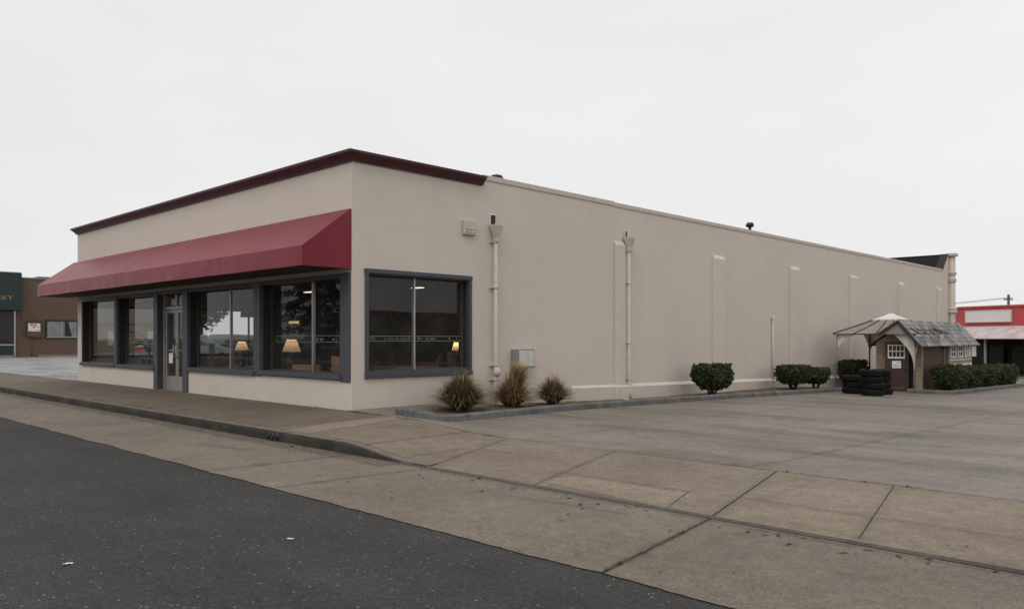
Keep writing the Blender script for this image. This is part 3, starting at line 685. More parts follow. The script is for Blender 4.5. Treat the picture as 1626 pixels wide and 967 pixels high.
def leaf_cloud(m, inside, box, n, size, rnd, surf=.7, c=None):
    x0, x1, y0, y1, z0, z1 = box; k = 0; tries = 0
    while k < n and tries < n*30:
        tries += 1
        p = Vector((rnd.uniform(x0, x1), rnd.uniform(y0, y1), rnd.uniform(z0, z1)))
        d = inside(p)
        if d <= 0 or (d > .28 and rnd.random() < surf): continue
        k += 1
        u = Vector((rnd.gauss(0,1), rnd.gauss(0,1), rnd.gauss(0,1))).normalized(); w = u.orthogonal().normalized()
        s = size*rnd.uniform(.6, 1.3); a = p-u*s; bb = p+u*s
        m.add([a, p+w*s*.5, bb, p-w*s*.5], [(0,1,2,3)])
def bush(c, rx, ry, H, z0, n, label, name, cat, grp, mat, seed, taper=.58, trunk=.28, size=.042, bulge=.07):
    rnd = random.Random(seed); o = thing(name, label, cat, c, grp)
    off = Vector((rnd.uniform(0,50), rnd.uniform(0,50), 0))
    def inside(p):
        q = p-Vector(c); v = q.z/H
        if v < z0 or v > 1.05: return -1
        s = lerp(taper, 1, max(0, min(1, (v-z0)/(.62-z0)))**.8)*(1-.35*max(0, v-.86)/.14*(1 if v > .86 else 0)*.5)
        nz = mnoise.noise(p*3.2+off)*.22+mnoise.noise(p*9+off)*.12
        e = 1+nz-((abs(q.x)/(rx*s))**3.2+(abs(q.y)/(ry*s))**3.2)**(1/3.2)
        tz = 1+mnoise.noise(Vector((p.x*5, p.y*5, 7))+off)*bulge-v
        return min(e, tz*2.2, (v-z0+mnoise.noise(p*6)*.12)*2.5)
    m = MB(); leaf_cloud(m, inside, (c[0]-rx*1.25, c[0]+rx*1.25, c[1]-ry*1.25, c[1]+ry*1.25, c[2], c[2]+H*1.1), n, size, rnd)
    # stray shoots
    for k in range(int(n*.012)):
        a = rnd.uniform(0, 2*PI); p = Vector((c[0]+rx*math.cos(a)*1.02, c[1]+ry*math.sin(a)*1.02, c[2]+H*rnd.uniform(.5, 1.02)))
        for q in range(4): 
            u = Vector((rnd.gauss(0,1), rnd.gauss(0,1), rnd.gauss(0,1))).normalized(); w = u.orthogonal().normalized(); pp = p+u*.03; s = size*.9
            m.add([pp-u*s, pp+w*s*.5, pp+u*s, pp-w*s*.5], [(0,1,2,3)])
    m.build('foliage', mat, o, recalc=False)
    m = MB()
    for k in range(6):
        a = k*1.05+rnd.random(); m.tube([(c[0]+.05*math.cos(a), c[1]+.05*math.sin(a), c[2]-.05), (c[0]+rx*.3*math.cos(a), c[1]+ry*.3*math.sin(a), c[2]+H*.3), (c[0]+rx*.55*math.cos(a), c[1]+ry*.55*math.sin(a), c[2]+H*.75)], [.03,.022,.008], 6)
    m.build('stem', M['stem'], o)
    return o
G1 = 'clipped bushes along the side wall'
bush((.9,10.9,-.24), .50, .50, .82, .17, 5800, 'large clipped flat topped bush alone below the second pilaster', 'bush', 'bush', G1, M['bush'], 11)
bush((.9,15.85,-.33), .46, .62, .76, .24, 4200, 'clipped bush touching a smaller one, near the thin standpipe', 'bush', 'bush', G1, M['bush'], 12)
bush((.9,17.55,-.39), .38, .46, .70, .24, 3000, 'smallest clipped bush, narrow at the foot, left of the gazebo', 'bush', 'bush', G1, M['bush'], 13)
bush((.55,21.6,-.5), .40, .9, .98, .1, 3200, 'clipped bush half hidden behind the tyre stacks', 'bush', 'bush', G1, M['hedge'], 14)
# weeds and leaf litter
rnd = random.Random(4); m = MB()
def weed(x, y, z, r, n):
    for k in range(n):
        a = rnd.uniform(0, 2*PI); q = r*rnd.random(); L = rnd.uniform(.012, .032); p = Vector((x+q*math.cos(a), y+q*math.sin(a), z)); d = Vector((math.cos(a)*.6, math.sin(a)*.6, 1))*L; w = Vector((-math.sin(a), math.cos(a), 0))*L*.16
        m.add([p-w, p+w, p+d], [(0,1,2)])
for k in range(14):
    s = rnd.random()**1.3; weed(8.83-.1413*(lerp(-4.17,-2.9,s)+4.3), lerp(-4.17,-2.9,s), -.168+.01*s, .012, 5)
for x in (-.3,-1.2,-3,.4,.9,1.9): weed(x+rnd.uniform(-.3,.3), -.02 if x < 0 else -.1, zs(x,-.1)-.003, .06, 12)
for x in (7.5,8.1,8.9,9.3): weed(x, -.1, -.125, .06, 20)
for x in (.9,-3.2,-6): weed(x, -2.28, -.015, .05, 25)
for k in range(40): 
    y = rnd.uniform(4.3, 17); weed(.1+rnd.random()*.15, y, soilz(.15, y)-.005, .07, 9)
for k in range(30): weed(.9+rnd.uniform(-.5,.5), 10.9+rnd.uniform(-.7,1.), soilz(.9,10.9)-.01, .08, 10)
for k in range(8): weed(1.3+rnd.uniform(-.2,.2), .75+rnd.uniform(0,.3), soilz(1.3,.9)-.01, .06, 10)
o = m.build('weeds', M['weed'], recalc=False); o['kind'] = 'stuff'; tag(o, 'tufts of weeds in pavement joints and along the wall foot', 'weeds')
m = MB()
def flake(x, y, z, s):
    a = rnd.uniform(0, 2*PI); u = Vector((math.cos(a), math.sin(a), rnd.uniform(-.15,.3)))*s; w = Vector((-math.sin(a), math.cos(a), rnd.uniform(-.2,.4)))*s*.4; p = Vector((x, y, z+.006))
    m.add([p-u, p+w, p+u, p-w], [(0,1,2,3)])
for k in range(160): 
    x = rnd.uniform(-12, 11); flake(x, -2.5-abs(rnd.gauss(0,.18)), -.15, rnd.uniform(.015,.045))
for k in range(130): x = rnd.uniform(-12,11); flake(x, rnd.uniform(-4.1,-2.6), -.153, rnd.uniform(.012,.03))
for k in range(60): x = rnd.uniform(-10,11); y = rnd.uniform(-2.3,-.1); flake(x, y, zs(x,y), rnd.uniform(.008,.02))
for k in range(110): y = rnd.uniform(.7,17.5); x = rnd.uniform(.75,1.5) if y < 4.2 else rnd.uniform(.1,1.5); flake(x, y, soilz(x,y)+.012, rnd.uniform(.015,.045))
for k in range(60): y = rnd.uniform(.5,16); flake(1.75+abs(rnd.gauss(0,.1)), y, lotz(1.8,y), rnd.uniform(.01,.03))
for k in range(60): y = rnd.uniform(.5,14); x = rnd.uniform(2,12); flake(x, y, lotz(x,y), rnd.uniform(.01,.025))
M['litter'] = plain('leaf_litter', (.10,.062,.036), .9, var=.5, sc_=3)
o = m.build('leaf_litter', M['litter'], recalc=False); o['kind'] = 'stuff'; tag(o, 'dry leaf litter along the gutter and planting bed', 'leaf litter')
for x, y, s, r, lb in ((6.72,-5.15,.026,.3,'white paper scrap lying out on the dark asphalt'),(6.35,-6.5,.028,1.2,'crumpled pale scrap on the asphalt close to the camera'),(1.15,6.65,.07,.2,'crumpled white wrapper lying in the planting bed')):
    z = -.135 if y < -4.2 else soilz(x, y)+.02
    if y < -4.2: z = -.172+.10*(1-abs(y+9.2)/5.05)**1.3+.004
    m = MB().grid(seq(-1,1,6), seq(-.45,.45,4), lambda u, v: (x+s*(u*math.cos(r)-v*math.sin(r)), y+s*(u*math.sin(r)+v*math.cos(r)), z+.006+.35*s*abs(mnoise.noise(Vector((u*2+x, v*3, r)))))); tag(m.build('paper_scrap', M['paper']), lb, 'litter')

# ------------------------------------------------------------------ hedge bed by the playhouse
pts = [((3.30,18.86),(0,1)),((4.40,18.72),(-.2,1)),((4.60,18.80),(-1,.3)),((4.62,19.2),(-1,0))]+[((4.62-.03*(y-19.2)*1.0,y),(-1,0)) for y in seq(20, 30.5, 18)]
o = kerb_run(MB(), pts, .16, .12, lambda x, y: zl(y)).build('hedge_kerb', M['bedkerb']); tag(o, 'low grey kerb around the hedge bed beside the playhouse', 'kerb')
b = MB().grid(seq(3.36, 4.5, 5), seq(18.95, 30.4, 14), lambda x, y: (x-.03*max(0,y-19.2)*(1 if x > 4 else 0), y, zl(y)+.08)); struct('hedge_bed', b, M['soil'])
G2 = 'clipped hedge bushes beside the playhouse'
for k, (x, y, lb, sx, sy) in enumerate(((4.04,20.85,'nearest and widest clipped hedge bush, right of the playhouse door',.50,.98),(3.96,23.35,'second hedge bush from the lot, below the playhouse windows',.42,.86),(3.90,25.75,'third hedge bush from the lot, past the playhouse windows',.40,.74),(3.80,28.8,'last clipped hedge bush at the far end of the bed',.50,1.15))):
    bush((x, y, zl(y)+.06), sx, sy-.12, .80+(.04,-.03,.01,.03)[k], .06, 3800, lb, 'hedge_bush', 'hedge', G2, M['hedge'], 30+k, .72, size=.048, bulge=.16)

t = NT('canopy_fabric'); n = t.noise(1.6, 4); nf = t.noise(60, 2)
c = t.mul((.50,.435,.375), t.ramp(n, .3, .7, .9, 1.08)); df = t.n('ShaderNodeBsdfDiffuse'); t.l(c, df.inputs[0]); tl = t.n('ShaderNodeBsdfTranslucent'); t.l(c, tl.inputs[0])
mx = t.n('ShaderNodeMixShader'); mx.inputs[0].default_value = .45; t.l(df.outputs[0], mx.inputs[1]); t.l(tl.outputs[0], mx.inputs[2]); t.l(mx.outputs[0], t.out.inputs[0]); M['fabric'] = t.m
M['gaz_metal'] = plain('dark_gazebo_metal', (.03,.03,.033), .45)
# ------------------------------------------------------------------ playhouse
zg = -.50
P = thing('playhouse', 'small beige and brown wooden playhouse with grey shingled roof', 'playhouse', (2.6, 23, zg))
t = NT('beige_siding'); zz = t.n('ShaderNodeSeparateXYZ'); t.l(t.pos(), zz.inputs[0])
fr_ = t.math('FRACT', t.math('MULTIPLY', zz.outputs[2], 5.2)); nn = t.noise(4, 4)
c = t.mul((.36,.29,.225), t.ramp(nn, .3, .7, .85, 1.12)); c = t.mul(c, t.ramp(fr_, .0, .1, .45, 1.)); M['siding'] = t.bsdf(c, .8, bump=fr_, bstr=.5, bdist=.02)
t = NT('brown_boards'); zz = t.n('ShaderNodeSeparateXYZ'); t.l(t.pos(), zz.inputs[0])
fr_ = t.math('FRACT', t.math('MULTIPLY', zz.outputs[2], 5.2)); nn = t.noise(4, 4)
c = t.mul((.085,.045,.032), t.ramp(nn, .3, .7, .8, 1.2)); c = t.mul(c, t.ramp(fr_, .0, .1, .45, 1.)); M['boards'] = t.bsdf(c, .7, bump=fr_, bstr=.5, bdist=.02)
m = MB(); x0, x1, y0, y1, ze, zr, xr = 1.86, 3.32, 20.25, 26.1, 1.12, 1.88, 2.85
m.box(x0, x1, y0, y0+.06, -1, ze); m.prism([(x0,ze),(x1,ze),(xr,zr-.05)], lambda x, z: (x, y0, z), lambda x, z: (x, y0+.06, z))
m.box(x0, x0+.05, y0+.06, y1, -1.2, ze); m.box(x0, x1, y1, y1+.06, -1.2, ze); m.prism([(x0,ze),(x1,ze),(xr,zr-.05)], lambda x, z: (x, y1, z), lambda x, z: (x, y1+.06, z))
m.box(x1-.05, x1, 23.25, y1, -1.2, ze); m.build('wall', M['siding'], P)
m = MB(); m.box(x1-.05, x1-.012, y0+.06, 23.25, -1.2, ze-.05); m.build('board_wall', M['boards'], P)
for q in ((x1-.06, x1+.025, 23.2, 23.32), (x1-.03, x1+.02, y0-.02, y0+.08), (x1-.03, x1+.02, y1-.02, y1+.08)): m = MB(); m.box(*q, -1.2, ze-.02); m.build('corner_post', M['siding'], P)
# roof: overlapping shingle courses
t = NT('grey_shingle'); ps = t.pos(); n = t.noise(3, 4); n2 = t.noise(1.2, 3, t.scale(ps, 1, 3, 1))
rv = t.n('ShaderNodeTexVoronoi'); rv.inputs['Scale'].default_value = 3.; t.l(t.scale(ps, 1.2, .9, 0), rv.inputs['Vector']); sp = t.n('ShaderNodeSeparateColor'); t.l(rv.outputs['Color'], sp.inputs[0])
c = t.mul((.205,.202,.195), t.ramp(sp.outputs[0], 0, 1, .55, 1.25)); c = t.mul(c, t.ramp(n, .3, .7, .85, 1.15)); M['shingle'] = t.bsdf(c, .7, bump=n, bstr=.2)
m = MB(); rr = random.Random(2); nco = 6
for sgn, xe in ((1, x1+.22), (-1, x0-.2)):
    for k in range(nco):
        u0, u1 = k/nco, (k+1)/nco+.06; ya = y0-.86 if sgn > 0 or k < 3 else y0-.03
        while ya < y1+.2:
            L = rr.uniform(.35, .8); yb = min(ya+L, y1+.25); 
            xa, xb = lerp(xr, xe, u0), lerp(xr, xe, u1); za, zb = lerp(zr, ze-.06, u0), lerp(zr, ze-.06, u1); dz = .022+rr.uniform(0, .008)
            m.add([(xa,ya,za),(xb,ya,zb+dz),(xb,yb-.012,zb+dz),(xa,yb-.012,za),(xb,ya,zb-.006),(xb,yb-.012,zb-.006),(xa,ya,za-.02),(xa,yb-.012,za-.02)], [(0,1,2,3),(1,4,5,2),(0,6,4,1),(3,2,5,7)])
            ya = yb
m.build('roof', M['shingle'], P)
m = MB()
for xe, zq in ((x1+.20, ze-.06), (lerp(xr, x0-.18, .55), lerp(zr, ze-.06, .55))): m.obox(((xr+xe)/2, y0-.86, (zr+zq)/2-.05), Vector((xe-xr, 0, zq-zr)).normalized(), (0,1,0), Vector((zr-zq, 0, xe-xr)).normalized(), Vector((xe-xr, 0, zq-zr)).length/2, .02, .04)
m.build('barge_board', M['gaz_metal'], P)
m = MB(); m.prism([(lerp(xr,x0,.55),lerp(zr,ze,.55)-.05),(lerp(xr,x1,.55),lerp(zr,ze,.55)-.05),(xr,zr-.07)], lambda x, z: (x, y0-.83, z), lambda x, z: (x, y0-.80, z)); m.build('gable', M['fabric'], P)
# side windows, white with panes
for a, bq in ((23.42,24.05),(24.30,24.95),(25.18,25.55),(25.68,26.0)):
    m = MB(); z0_, z1_ = .56, 1.01; xx = x1+.004
    m.box(xx, xx+.03, a, a+.09, z0_, z1_); m.box(xx, xx+.03, bq-.09, bq, z0_, z1_); m.box(xx, xx+.03, a+.09, bq-.09, z0_, z0_+.06); m.box(xx, xx+.03, a+.09, bq-.09, z1_-.06, z1_)
    m.box(xx, xx+.025, a+.09, bq-.09, .76, .80); mid = (a+bq)/2; m.box(xx, xx+.022, mid-.03, mid+.03, z0_+.06, z1_-.06)
    w = m.build('window', M['white'], P)
    m = MB(); m.box(xx-.003, xx+.006, a+.08, bq-.08, z0_+.05, z1_-.05); m.build('pane', M['black'], w)
m = MB(); m.box(x1+.002, x1+.03, 23.35, y1, .26, .34); m.box(x1+.002, x1+.03, 23.35, y1, .46, .50); m.build('siding_band', M['white'], P)
# door ajar with a lit-out dark gap beside it
m = MB(); m.box(2.55, 3.06, y0-.004, y0+.02, -.40, 1.10); m.build('door_opening', M['black'], P)
dz0, dz1 = -.485, 1.16; a_ = math.radians(10); hx, hy = 2.30, y0-.42
ux = Vector((math.cos(a_), math.sin(a_), 0)); uy = Vector((-math.sin(a_), math.cos(a_), 0)); uz = Vector((0,0,1))
dp = lambda s, d, z: Vector((hx, hy, 0))+ux*s+uy*d+uz*z
def dbox(m, s0, s1, d0, d1, za, zb): m.obox(dp((s0+s1)/2, (d0+d1)/2, (za+zb)/2), ux, uy, uz, (s1-s0)/2, (d1-d0)/2, (zb-za)/2)
M['door_brown'] = plain('brown_door_paint', (.055,.022,.018), .5, var=.15)
m = MB(); dbox(m, 0, .72, -.02, .02, dz0, dz1); dd = m.build('door', M['door_brown'], P, .006)
m = MB(); dbox(m, .09, .61, -.032, -.021, .62, 1.06); dbox(m, .09, .61, -.036, -.021, .60, .64); w = m.build('door_window', M['white'], dd)
m = MB()
for i in range(4):
    for j in range(2): dbox(m, .125+i*.118, .125+i*.118+.095, -.036, -.033, .66+j*.2, .66+j*.2+.17)
m.build('pane', M['black'], w)
m = MB(); dbox(m, .22, .49, -.028, -.021, .28, .52); s_ = m.build('paper_notice', M['paper'], dd)
m = MB(); dbox(m, .26, .45, -.031, -.029, .33, .35); dbox(m, .26, .40, -.031, -.029, .38, .395); dbox(m, .38, .45, -.031, -.029, .45, .48); m.build('printed_line', M['grey_box'], s_)
m = MB(); m.lathe([(.0,-.05),(.03,-.045),(.035,-.02),(.02,.0)], dp(.66, -.03, .24), 10, True, Matrix.Rotation(-PI/2, 3, 'X')); m.build('handle', M['black'], dd)
m = MB(); dbox(m, .04, .60, -.027, -.021, -.40, -.36); m.build('kick_strip', M['wood'], dd)
m = MB(); m.box(3.02, 3.28, y0-.45, y0-.08, -.50, -.42); tag(m.build('door_mat', plain('red_step', (.13,.03,.025), .8), None, .01), 'low dark red step in front of the playhouse door', 'step')
m = MB(); m.lathe([(.0,.0),(.03,.01),(.035,.03),(.02,.05)], (1.98,y0-.005,.36), 10, True, Matrix.Rotation(PI/2, 3, 'X')); m.build('porch_light', M['white'], P)

# ------------------------------------------------------------------ gazebo
M['drape'] = plain('pale_drape_fabric', (.62,.57,.52), .85, var=.08)
M['cap_fabric'] = plain('white_cap_fabric', (.68,.67,.65), .8, var=.06)
gx0, gx1, gy0, gy1, ge = .80, 3.36, 19.55, 22.6, 1.43; gc = ((gx0+gx1)/2, (gy0+gy1)/2)
Gz = thing('gazebo', 'beige garden gazebo with dark ribs and peaked cap over the playhouse front', 'gazebo', (gc[0], gc[1], zg))
rim = [(gx0-.1,gy0-.1),(gx1+.1,gy0-.1),(gx1+.1,gy1+.1),(gx0-.1,gy1+.1)]; inn = .25
rin = [lerp(gc[0], x, inn*.9) for x, y in rim]; 
def ring_pt(i, s, u):       # side i, s along side, u from rim to inner ring
    ax_, ay_ = rim[i]; bx_, by_ = rim[(i+1)%4]
    x, y = lerp(ax_, bx_, s), lerp(ay_, by_, s); k = lerp(1, inn, u)
    return (lerp(gc[0], x, k), lerp(gc[1], y, k), lerp(ge, 1.95, u)-.035*math.sin(u*PI)*(.3+math.sin(s*PI)*.7))
m = MB()
for i in (0, 2, 3): m.grid(seq(0,1,9), seq(0,1,7), lambda s, u: ring_pt(i, s, u))
m.build('canopy', M['fabric'], Gz)
m = MB(); k2 = inn+.08
for i in range(4):
    a = rim[i]; b2 = rim[(i+1)%4]
    def cp_(s, u):
        x, y = lerp(a[0], b2[0], s), lerp(a[1], b2[1], s); k = lerp(k2, .02, u); return (lerp(gc[0], x, k), lerp(gc[1], y, k), lerp(1.94, 2.15, u)-.02*math.sin(u*PI))
    m.grid(seq(0,1,5), seq(0,1,5), cp_)
    m.grid(seq(0,1,5), (0,1), lambda s, v: (lerp(gc[0], lerp(a[0], b2[0], s), k2), lerp(gc[1], lerp(a[1], b2[1], s), k2), 1.94-.05*v))
m.build('cap', M['cap_fabric'], Gz)
for i in range(4):
    ss = (0, .26, .52, .78)
    for s in ss:
        m = MB(); m.tube([tuple(Vector(ring_pt(i, s, u))+Vector((0,0,.015))) for u in seq(0, 1, 7)], (.019 if s else .024), 6); m.build('rib', M['gaz_metal'], Gz)
m = MB()
for i in range(4): m.tube([(*rim[i], ge-.01), (*rim[(i+1)%4], ge-.01)], .016, 6, True)
m.build('eave_rail', M['gaz_metal'], Gz)
for (x, y), dk in zip(((gx0,gy0),(gx1-.04,gy0),(gx1,gy1),(gx0,gy1)), (0,0,0,1)):
    zb = (soilz(1.2, 18)-.05) if x < 1 else zl(y)
    lean = -.07 if (x < 1 and y < 20) else 0
    m = MB(); m.tube([(x+lean,y,zb-.02),(x+lean*.3,y,.4),(x,y,ge)], .03 if dk else .02, 8); m.build('post', M['gaz_metal'] if dk else plain('pale_post', (.17,.165,.17), .5), Gz)
# gathered corner drapes: an arch of fabric from rail to post
for ci, (x, y) in enumerate(((gx0,gy0),(gx1-.04,gy0),(gx1,gy1),(gx0,gy1))):
    sx = 1 if x < gc[0] else -1; sy = 1 if y < gc[1] else -1
    for dx, dy in ((sx, 0), (0, sy)):
        m = MB(); 
        def dfn(a, v, dx=dx, dy=dy):      # a 0 post .. 1 outwards, v 0 rail .. 1 down
            drop = lerp(1.0, .03, min(1, a)**.38); w = .62*a; z = ge-.01-drop*v*(1.5 if ci == 1 else .75 if ci == 0 else .9)
            f = .02*math.sin(a*14+v*2)*(1-a)
            return (x+dx*w*(1-.12*v*(a < .5))+dy*f, y+dy*w+dx*f, z)
        m.grid([q**1.6 for q in seq(.0, 1, 13)], seq(0,1,7), dfn); m.build('drape', M['drape'], Gz)

# ------------------------------------------------------------------ tyres
def tyre_mesh():
    R, r, h = .315, .19, .096
    prof = [(r,-h*.72),(r+.02,-h*.92),(R-.075,-h),(R-.03,-h*.9),(R-.006,-h*.68),(R,-h*.4),(R,0),(R,h*.4),(R-.006,h*.68),(R-.03,h*.9),(R-.075,h),(r+.02,h*.92),(r,h*.72),(r+.035,h*.4),(r+.07,0),(r+.035,-h*.4),(r,-h*.72)]
    m = MB().lathe(prof, (0,0,0), 40)
    for k in range(48):                      # tread blocks
        a = 2*PI*k/48; ca, sa = math.cos(a), math.sin(a)
        for z in (-h*.42, 0, h*.42): m.obox((R*ca, R*sa, z+.004*(k%2)), (-sa, ca, 0), (ca, sa, 0), (0,0,1), .014, .006, h*.15)
    return m
first = None
stk = [((2.42,16.72),3,'left low stack of three'),((3.30,15.95),4,'tall front stack by the playhouse door'),((3.10,17.10),4,'rear stack behind the front one')]
names = [['bottom tyre','middle tyre','top tyre'],['bottom tyre','second tyre up','third tyre up','top tyre'],['bottom tyre','second tyre up','third tyre up','top tyre']]
rt = random.Random(9)
for si, ((x, y), n, ds) in enumerate(stk):
    z = zl(y)
    for k in range(n):
        if first is None: o = first = tyre_mesh().build('tyre', M['rubber'])
        else: o = first.copy(); col.objects.link(o)
        o.location = (x+rt.uniform(-.03,.03)+(.0 if k < 2 or si != 1 else -.06), y+rt.uniform(-.03,.03), z+.098+k*.188); o.rotation_euler = (rt.uniform(-.03,.03), rt.uniform(-.03,.03), rt.uniform(0,6))
        tag(o, 'black car tyre, %s in the %s' % (names[si][k], ds), 'tyre', 'used tyres stacked beside the playhouse')

# ------------------------------------------------------------------ red shop behind
d = Vector((-.916,.402,0)); nrm = Vector((-.402,-.916,0)); P0 = Vector((0.53,49.11,0))   # facade runs along d
R = thing('red_shop', 'single storey red shop with blank white sign and long pale awning', 'building', (-1, 48, -1.2))
fp = lambda s, o_, z: P0+d*s+nrm*o_+Vector((0,0,z))
def fbox(m, s0, s1, o0, o1, z0, z1): m.obox(fp((s0+s1)/2, (o0+o1)/2, (z0+z1)/2), d, nrm, (0,0,1), (s1-s0)/2, (o1-o0)/2, (z1-z0)/2)
m = MB(); fbox(m, -14, 9, -10, 0, 1.45, 3.30); m.build('wall', M['red'], R)
m = MB(); fbox(m, -14, 9, -10, -5, -1.6, 1.448); m.build('shopfront_wall', M['dark'], R)
m = MB(); fbox(m, -14, 9, -.3, .08, 3.24, 3.36); m.build('cornice', M['red'], R)
M['corr'] = None
t = NT('pale_corrugated_awning'); ps = t.pos(); dn = t.n('ShaderNodeVectorMath', operation='DOT_PRODUCT'); t.l(ps, dn.inputs[0]); dn.inputs[1].default_value = d
n = t.noise(1.5, 4, t.scale(ps, 1, 1, .3)); c = t.mix(t.ramp(n, .45, .7), (.56,.52,.51), (.50,.34,.33)); sw = t.math('SINE', t.math('MULTIPLY', dn.outputs['Value'], 28.)); c = t.mul(c, t.ramp(sw, -1, 1, .86, 1.06)); M['corr'] = t.bsdf(c, .6)
m = MB(); m.quad(fp(-14,.02,2.04), fp(9,.02,2.04), fp(9,1.9,1.28), fp(-14,1.9,1.28)); m.quad(fp(-14,1.9,1.28), fp(9,1.9,1.28), fp(9,1.92,1.22), fp(-14,1.92,1.22)); m.build('awning', M['corr'], R)
for s in (-12,-8,-4.5,-1.2,1.4,4.5,7.5):
    m = MB(); fbox(m, s-.06, s+.06, 1.5, 1.6, -1.4, 1.34); m.build('awning_post', M['grey_box'], R)
for s in (-9.5,-6,-2.6,.2,3,6):
    m = MB(); fbox(m, s-1.2, s+1.2, -4.9, -4.8, -1.0, .75); fbox(m, s-.04, s+.04, -4.95, -4.75, -1.0, .75); m.build('shop_window', M['black'], R)
m = MB(); fbox(m, 2.2, 2.8, 1.3, 1.34, .1, .75); m.build('price_board', M['paper'], R)
m = MB(); fbox(m, -14, 9, -4.99, 1.9, -1.35, -1.0); m.build('shop_floor', M['dark'], R)
m = MB(); fbox(m, .80, 3.86, .02, .12, 2.34, 3.02); sb = m.build('sign_board', M['white'], R)
m = MB(); fbox(m, .74, 3.92, .015, .14, 2.28, 2.338); fbox(m, .74, 3.92, .015, .14, 3.022, 3.07); fbox(m, .74, .798, .015, .14, 2.338, 3.022); fbox(m, 3.862, 3.92, .015, .14, 2.338, 3.022); m.build('frame', M['pale_box'], sb)
m = MB(); fbox(m, -14, -1.6, -5, -4.94, 3.36, 3.75); 
for s in (-13,-9,-5,-1.6): fbox(m, s-.03, s+.03, -5.06, -5.0, 3.3, 4.0)
fbox(m, -14, -1.6, -5.05, -5.0, 3.92, 3.98); m.build('roof_rail', M['grey_box'], R)
b = MB(); b.obox(fp(-2, 4.5, -1.12), d, nrm, (0,0,1), 12, .7, .12); struct('verge_kerb', b, M['concrete_trim'])
b = MB(); b.obox(fp(-2, 4.4, -1.06), d, nrm, (0,0,1), 11.8, .55, .09); struct('grass_verge', b, plain('verge_grass', (.05,.06,.02), .95, var=.3))
U = thing('utility_pole', 'wooden utility pole with crossarm standing behind the red shop', 'utility pole', (-10.2, 95.8, -1.2))
MB().tube([(-10.2,95.8,-1.3),(-10.2,95.8,6.2)], [.17,.13], 10).build('pole', M['timber'], U)
m = MB(); m.obox((-10.2,95.7,5.6), (.75,.66,0), (-.66,.75,0), (0,0,1), .5, .05, .05); m.build('crossarm', M['timber'], U)
for k in (-.42,-.2,.2,.42): m = MB(); m.tube([(-10.2+.75*k,95.7+.66*k,5.66),(-10.2+.75*k,95.7+.66*k,5.86)], .05, 8); m.build('insulator', M['grey_box'], U)
for k, lb in ((-.42,'upper power line sagging left from the utility pole'),(.42,'lower power line sagging left from the utility pole')):
    p0 = Vector((-10.2+.75*k, 95.7+.66*k, 5.8)); p1 = p0+Vector((-46, 12, -.3-k*.4))
    m = MB().tube([p0.lerp(p1, s)-Vector((0,0,3.2*s*(1-s))) for s in seq(0,1,14)], .022, 5); tag(m.build('power_line', M['black']), lb, 'power line', 'power lines beyond the red shop')

# ------------------------------------------------------------------ left neighbour
N = thing('brown_building', 'brown stucco building with dark green shopfront across the side lot', 'building', (-52, 7, 0))
X = -48.
m = MB(); m.box(X-12, X, -.5, 11.6, -.3, 5.22); m.build('wall', M['brown'], N)
m = MB(); m.box(X-12.1, X+.05, 6.9, 11.65, 5.22, 5.30); m.build('parapet_cap', M['grey_box'], N)
m = MB(); m.box(X+.004, X+.45, -.5, 6.86, 3.09, 5.52); fa = m.build('fascia', M['green'], N, .02)
m = MB(); m.box(X-.1, X+.5, -.52, 6.8, 5.52, 5.58); m.build('trim', M['grey_box'], fa)
m = MB(); xx = X+.455; z0, h = 3.76, .27
def stroke(pts, w):
    for (a, c0), (b_, d0) in zip(pts, pts[1:]):
        v = Vector((0, b_-a, d0-c0)); L = v.length; v.normalize(); m.obox((xx+.01, (a+b_)/2, (c0+d0)/2), v, v.cross(Vector((1,0,0))), (1,0,0), L/2, w/2, .01)
ny = 5.70
stroke([(ny,z0),(ny,z0+h)], .03); stroke([(ny,z0+h),(ny+.2,z0)], .05); stroke([(ny+.2,z0),(ny+.2,z0+h)], .03)
for yy, z in ((ny,z0),(ny,z0+h),(ny+.2,z0+h)): stroke([(yy-.045,z),(yy+.045,z)], .018)
yy = 6.19; stroke([(yy,z0),(yy,z0+h*.45)], .045); stroke([(yy-.12,z0+h),(yy,z0+h*.45)], .045); stroke([(yy+.12,z0+h),(yy,z0+h*.45)], .028)
for q, z in ((yy,z0),(yy-.12,z0+h),(yy+.12,z0+h)): stroke([(q-.05,z),(q+.05,z)], .018)
m.build('lettering', M['gold'], fa)
m = MB(); m.box(X+.01, X+.06, -.4, 6.48, .85, 3.06); w = m.build('shop_window', M['black'], N)
m = MB(); m.quad((X+.064,-.4,.9),(X+.064,6.45,.9),(X+.064,6.45,3.0),(X+.064,-.4,3.0)); m.build('pane', M['glass'], w)
m = MB(); m.box(X+.01, X+.12, 6.48, 6.58, .0, 3.06); m.box(X+.01, X+.11, -.4, 6.48, .78, .87); m.build('frame', M['alu'], w)
m = MB(); m.box(X+.01, X+.08, -.4, 6.48, .16, .775); m.build('stall_riser', M['green'], N)
m = MB(); m.box(X+.005, X+.14, -.4, 6.6, -.02, .155); m.box(X+.005, X+.35, 7.9, 11.6, -.02, .14); m.build('base_kerb', M['concrete_trim'], N)
m = MB(); m.box(X+.005, X+.05, 8.35, 10.4, 1.26, 2.50); w = m.build('window', M['black'], N)
m = MB(); m.box(X+.052, X+.07, 8.46, 9.28, 1.38, 2.38); m.box(X+.052, X+.07, 9.36, 9.52, 1.38, 2.38); m.prism([(9.75,2.38),(10.28,2.38),(10.28,1.38),(9.98,1.38)], lambda y, z: (X+.052, y, z), lambda y, z: (X+.065, y, z)); m.build('curtain', plain('grey_curtain', (.22,.22,.22), .9, var=.2, sc_=3), w)
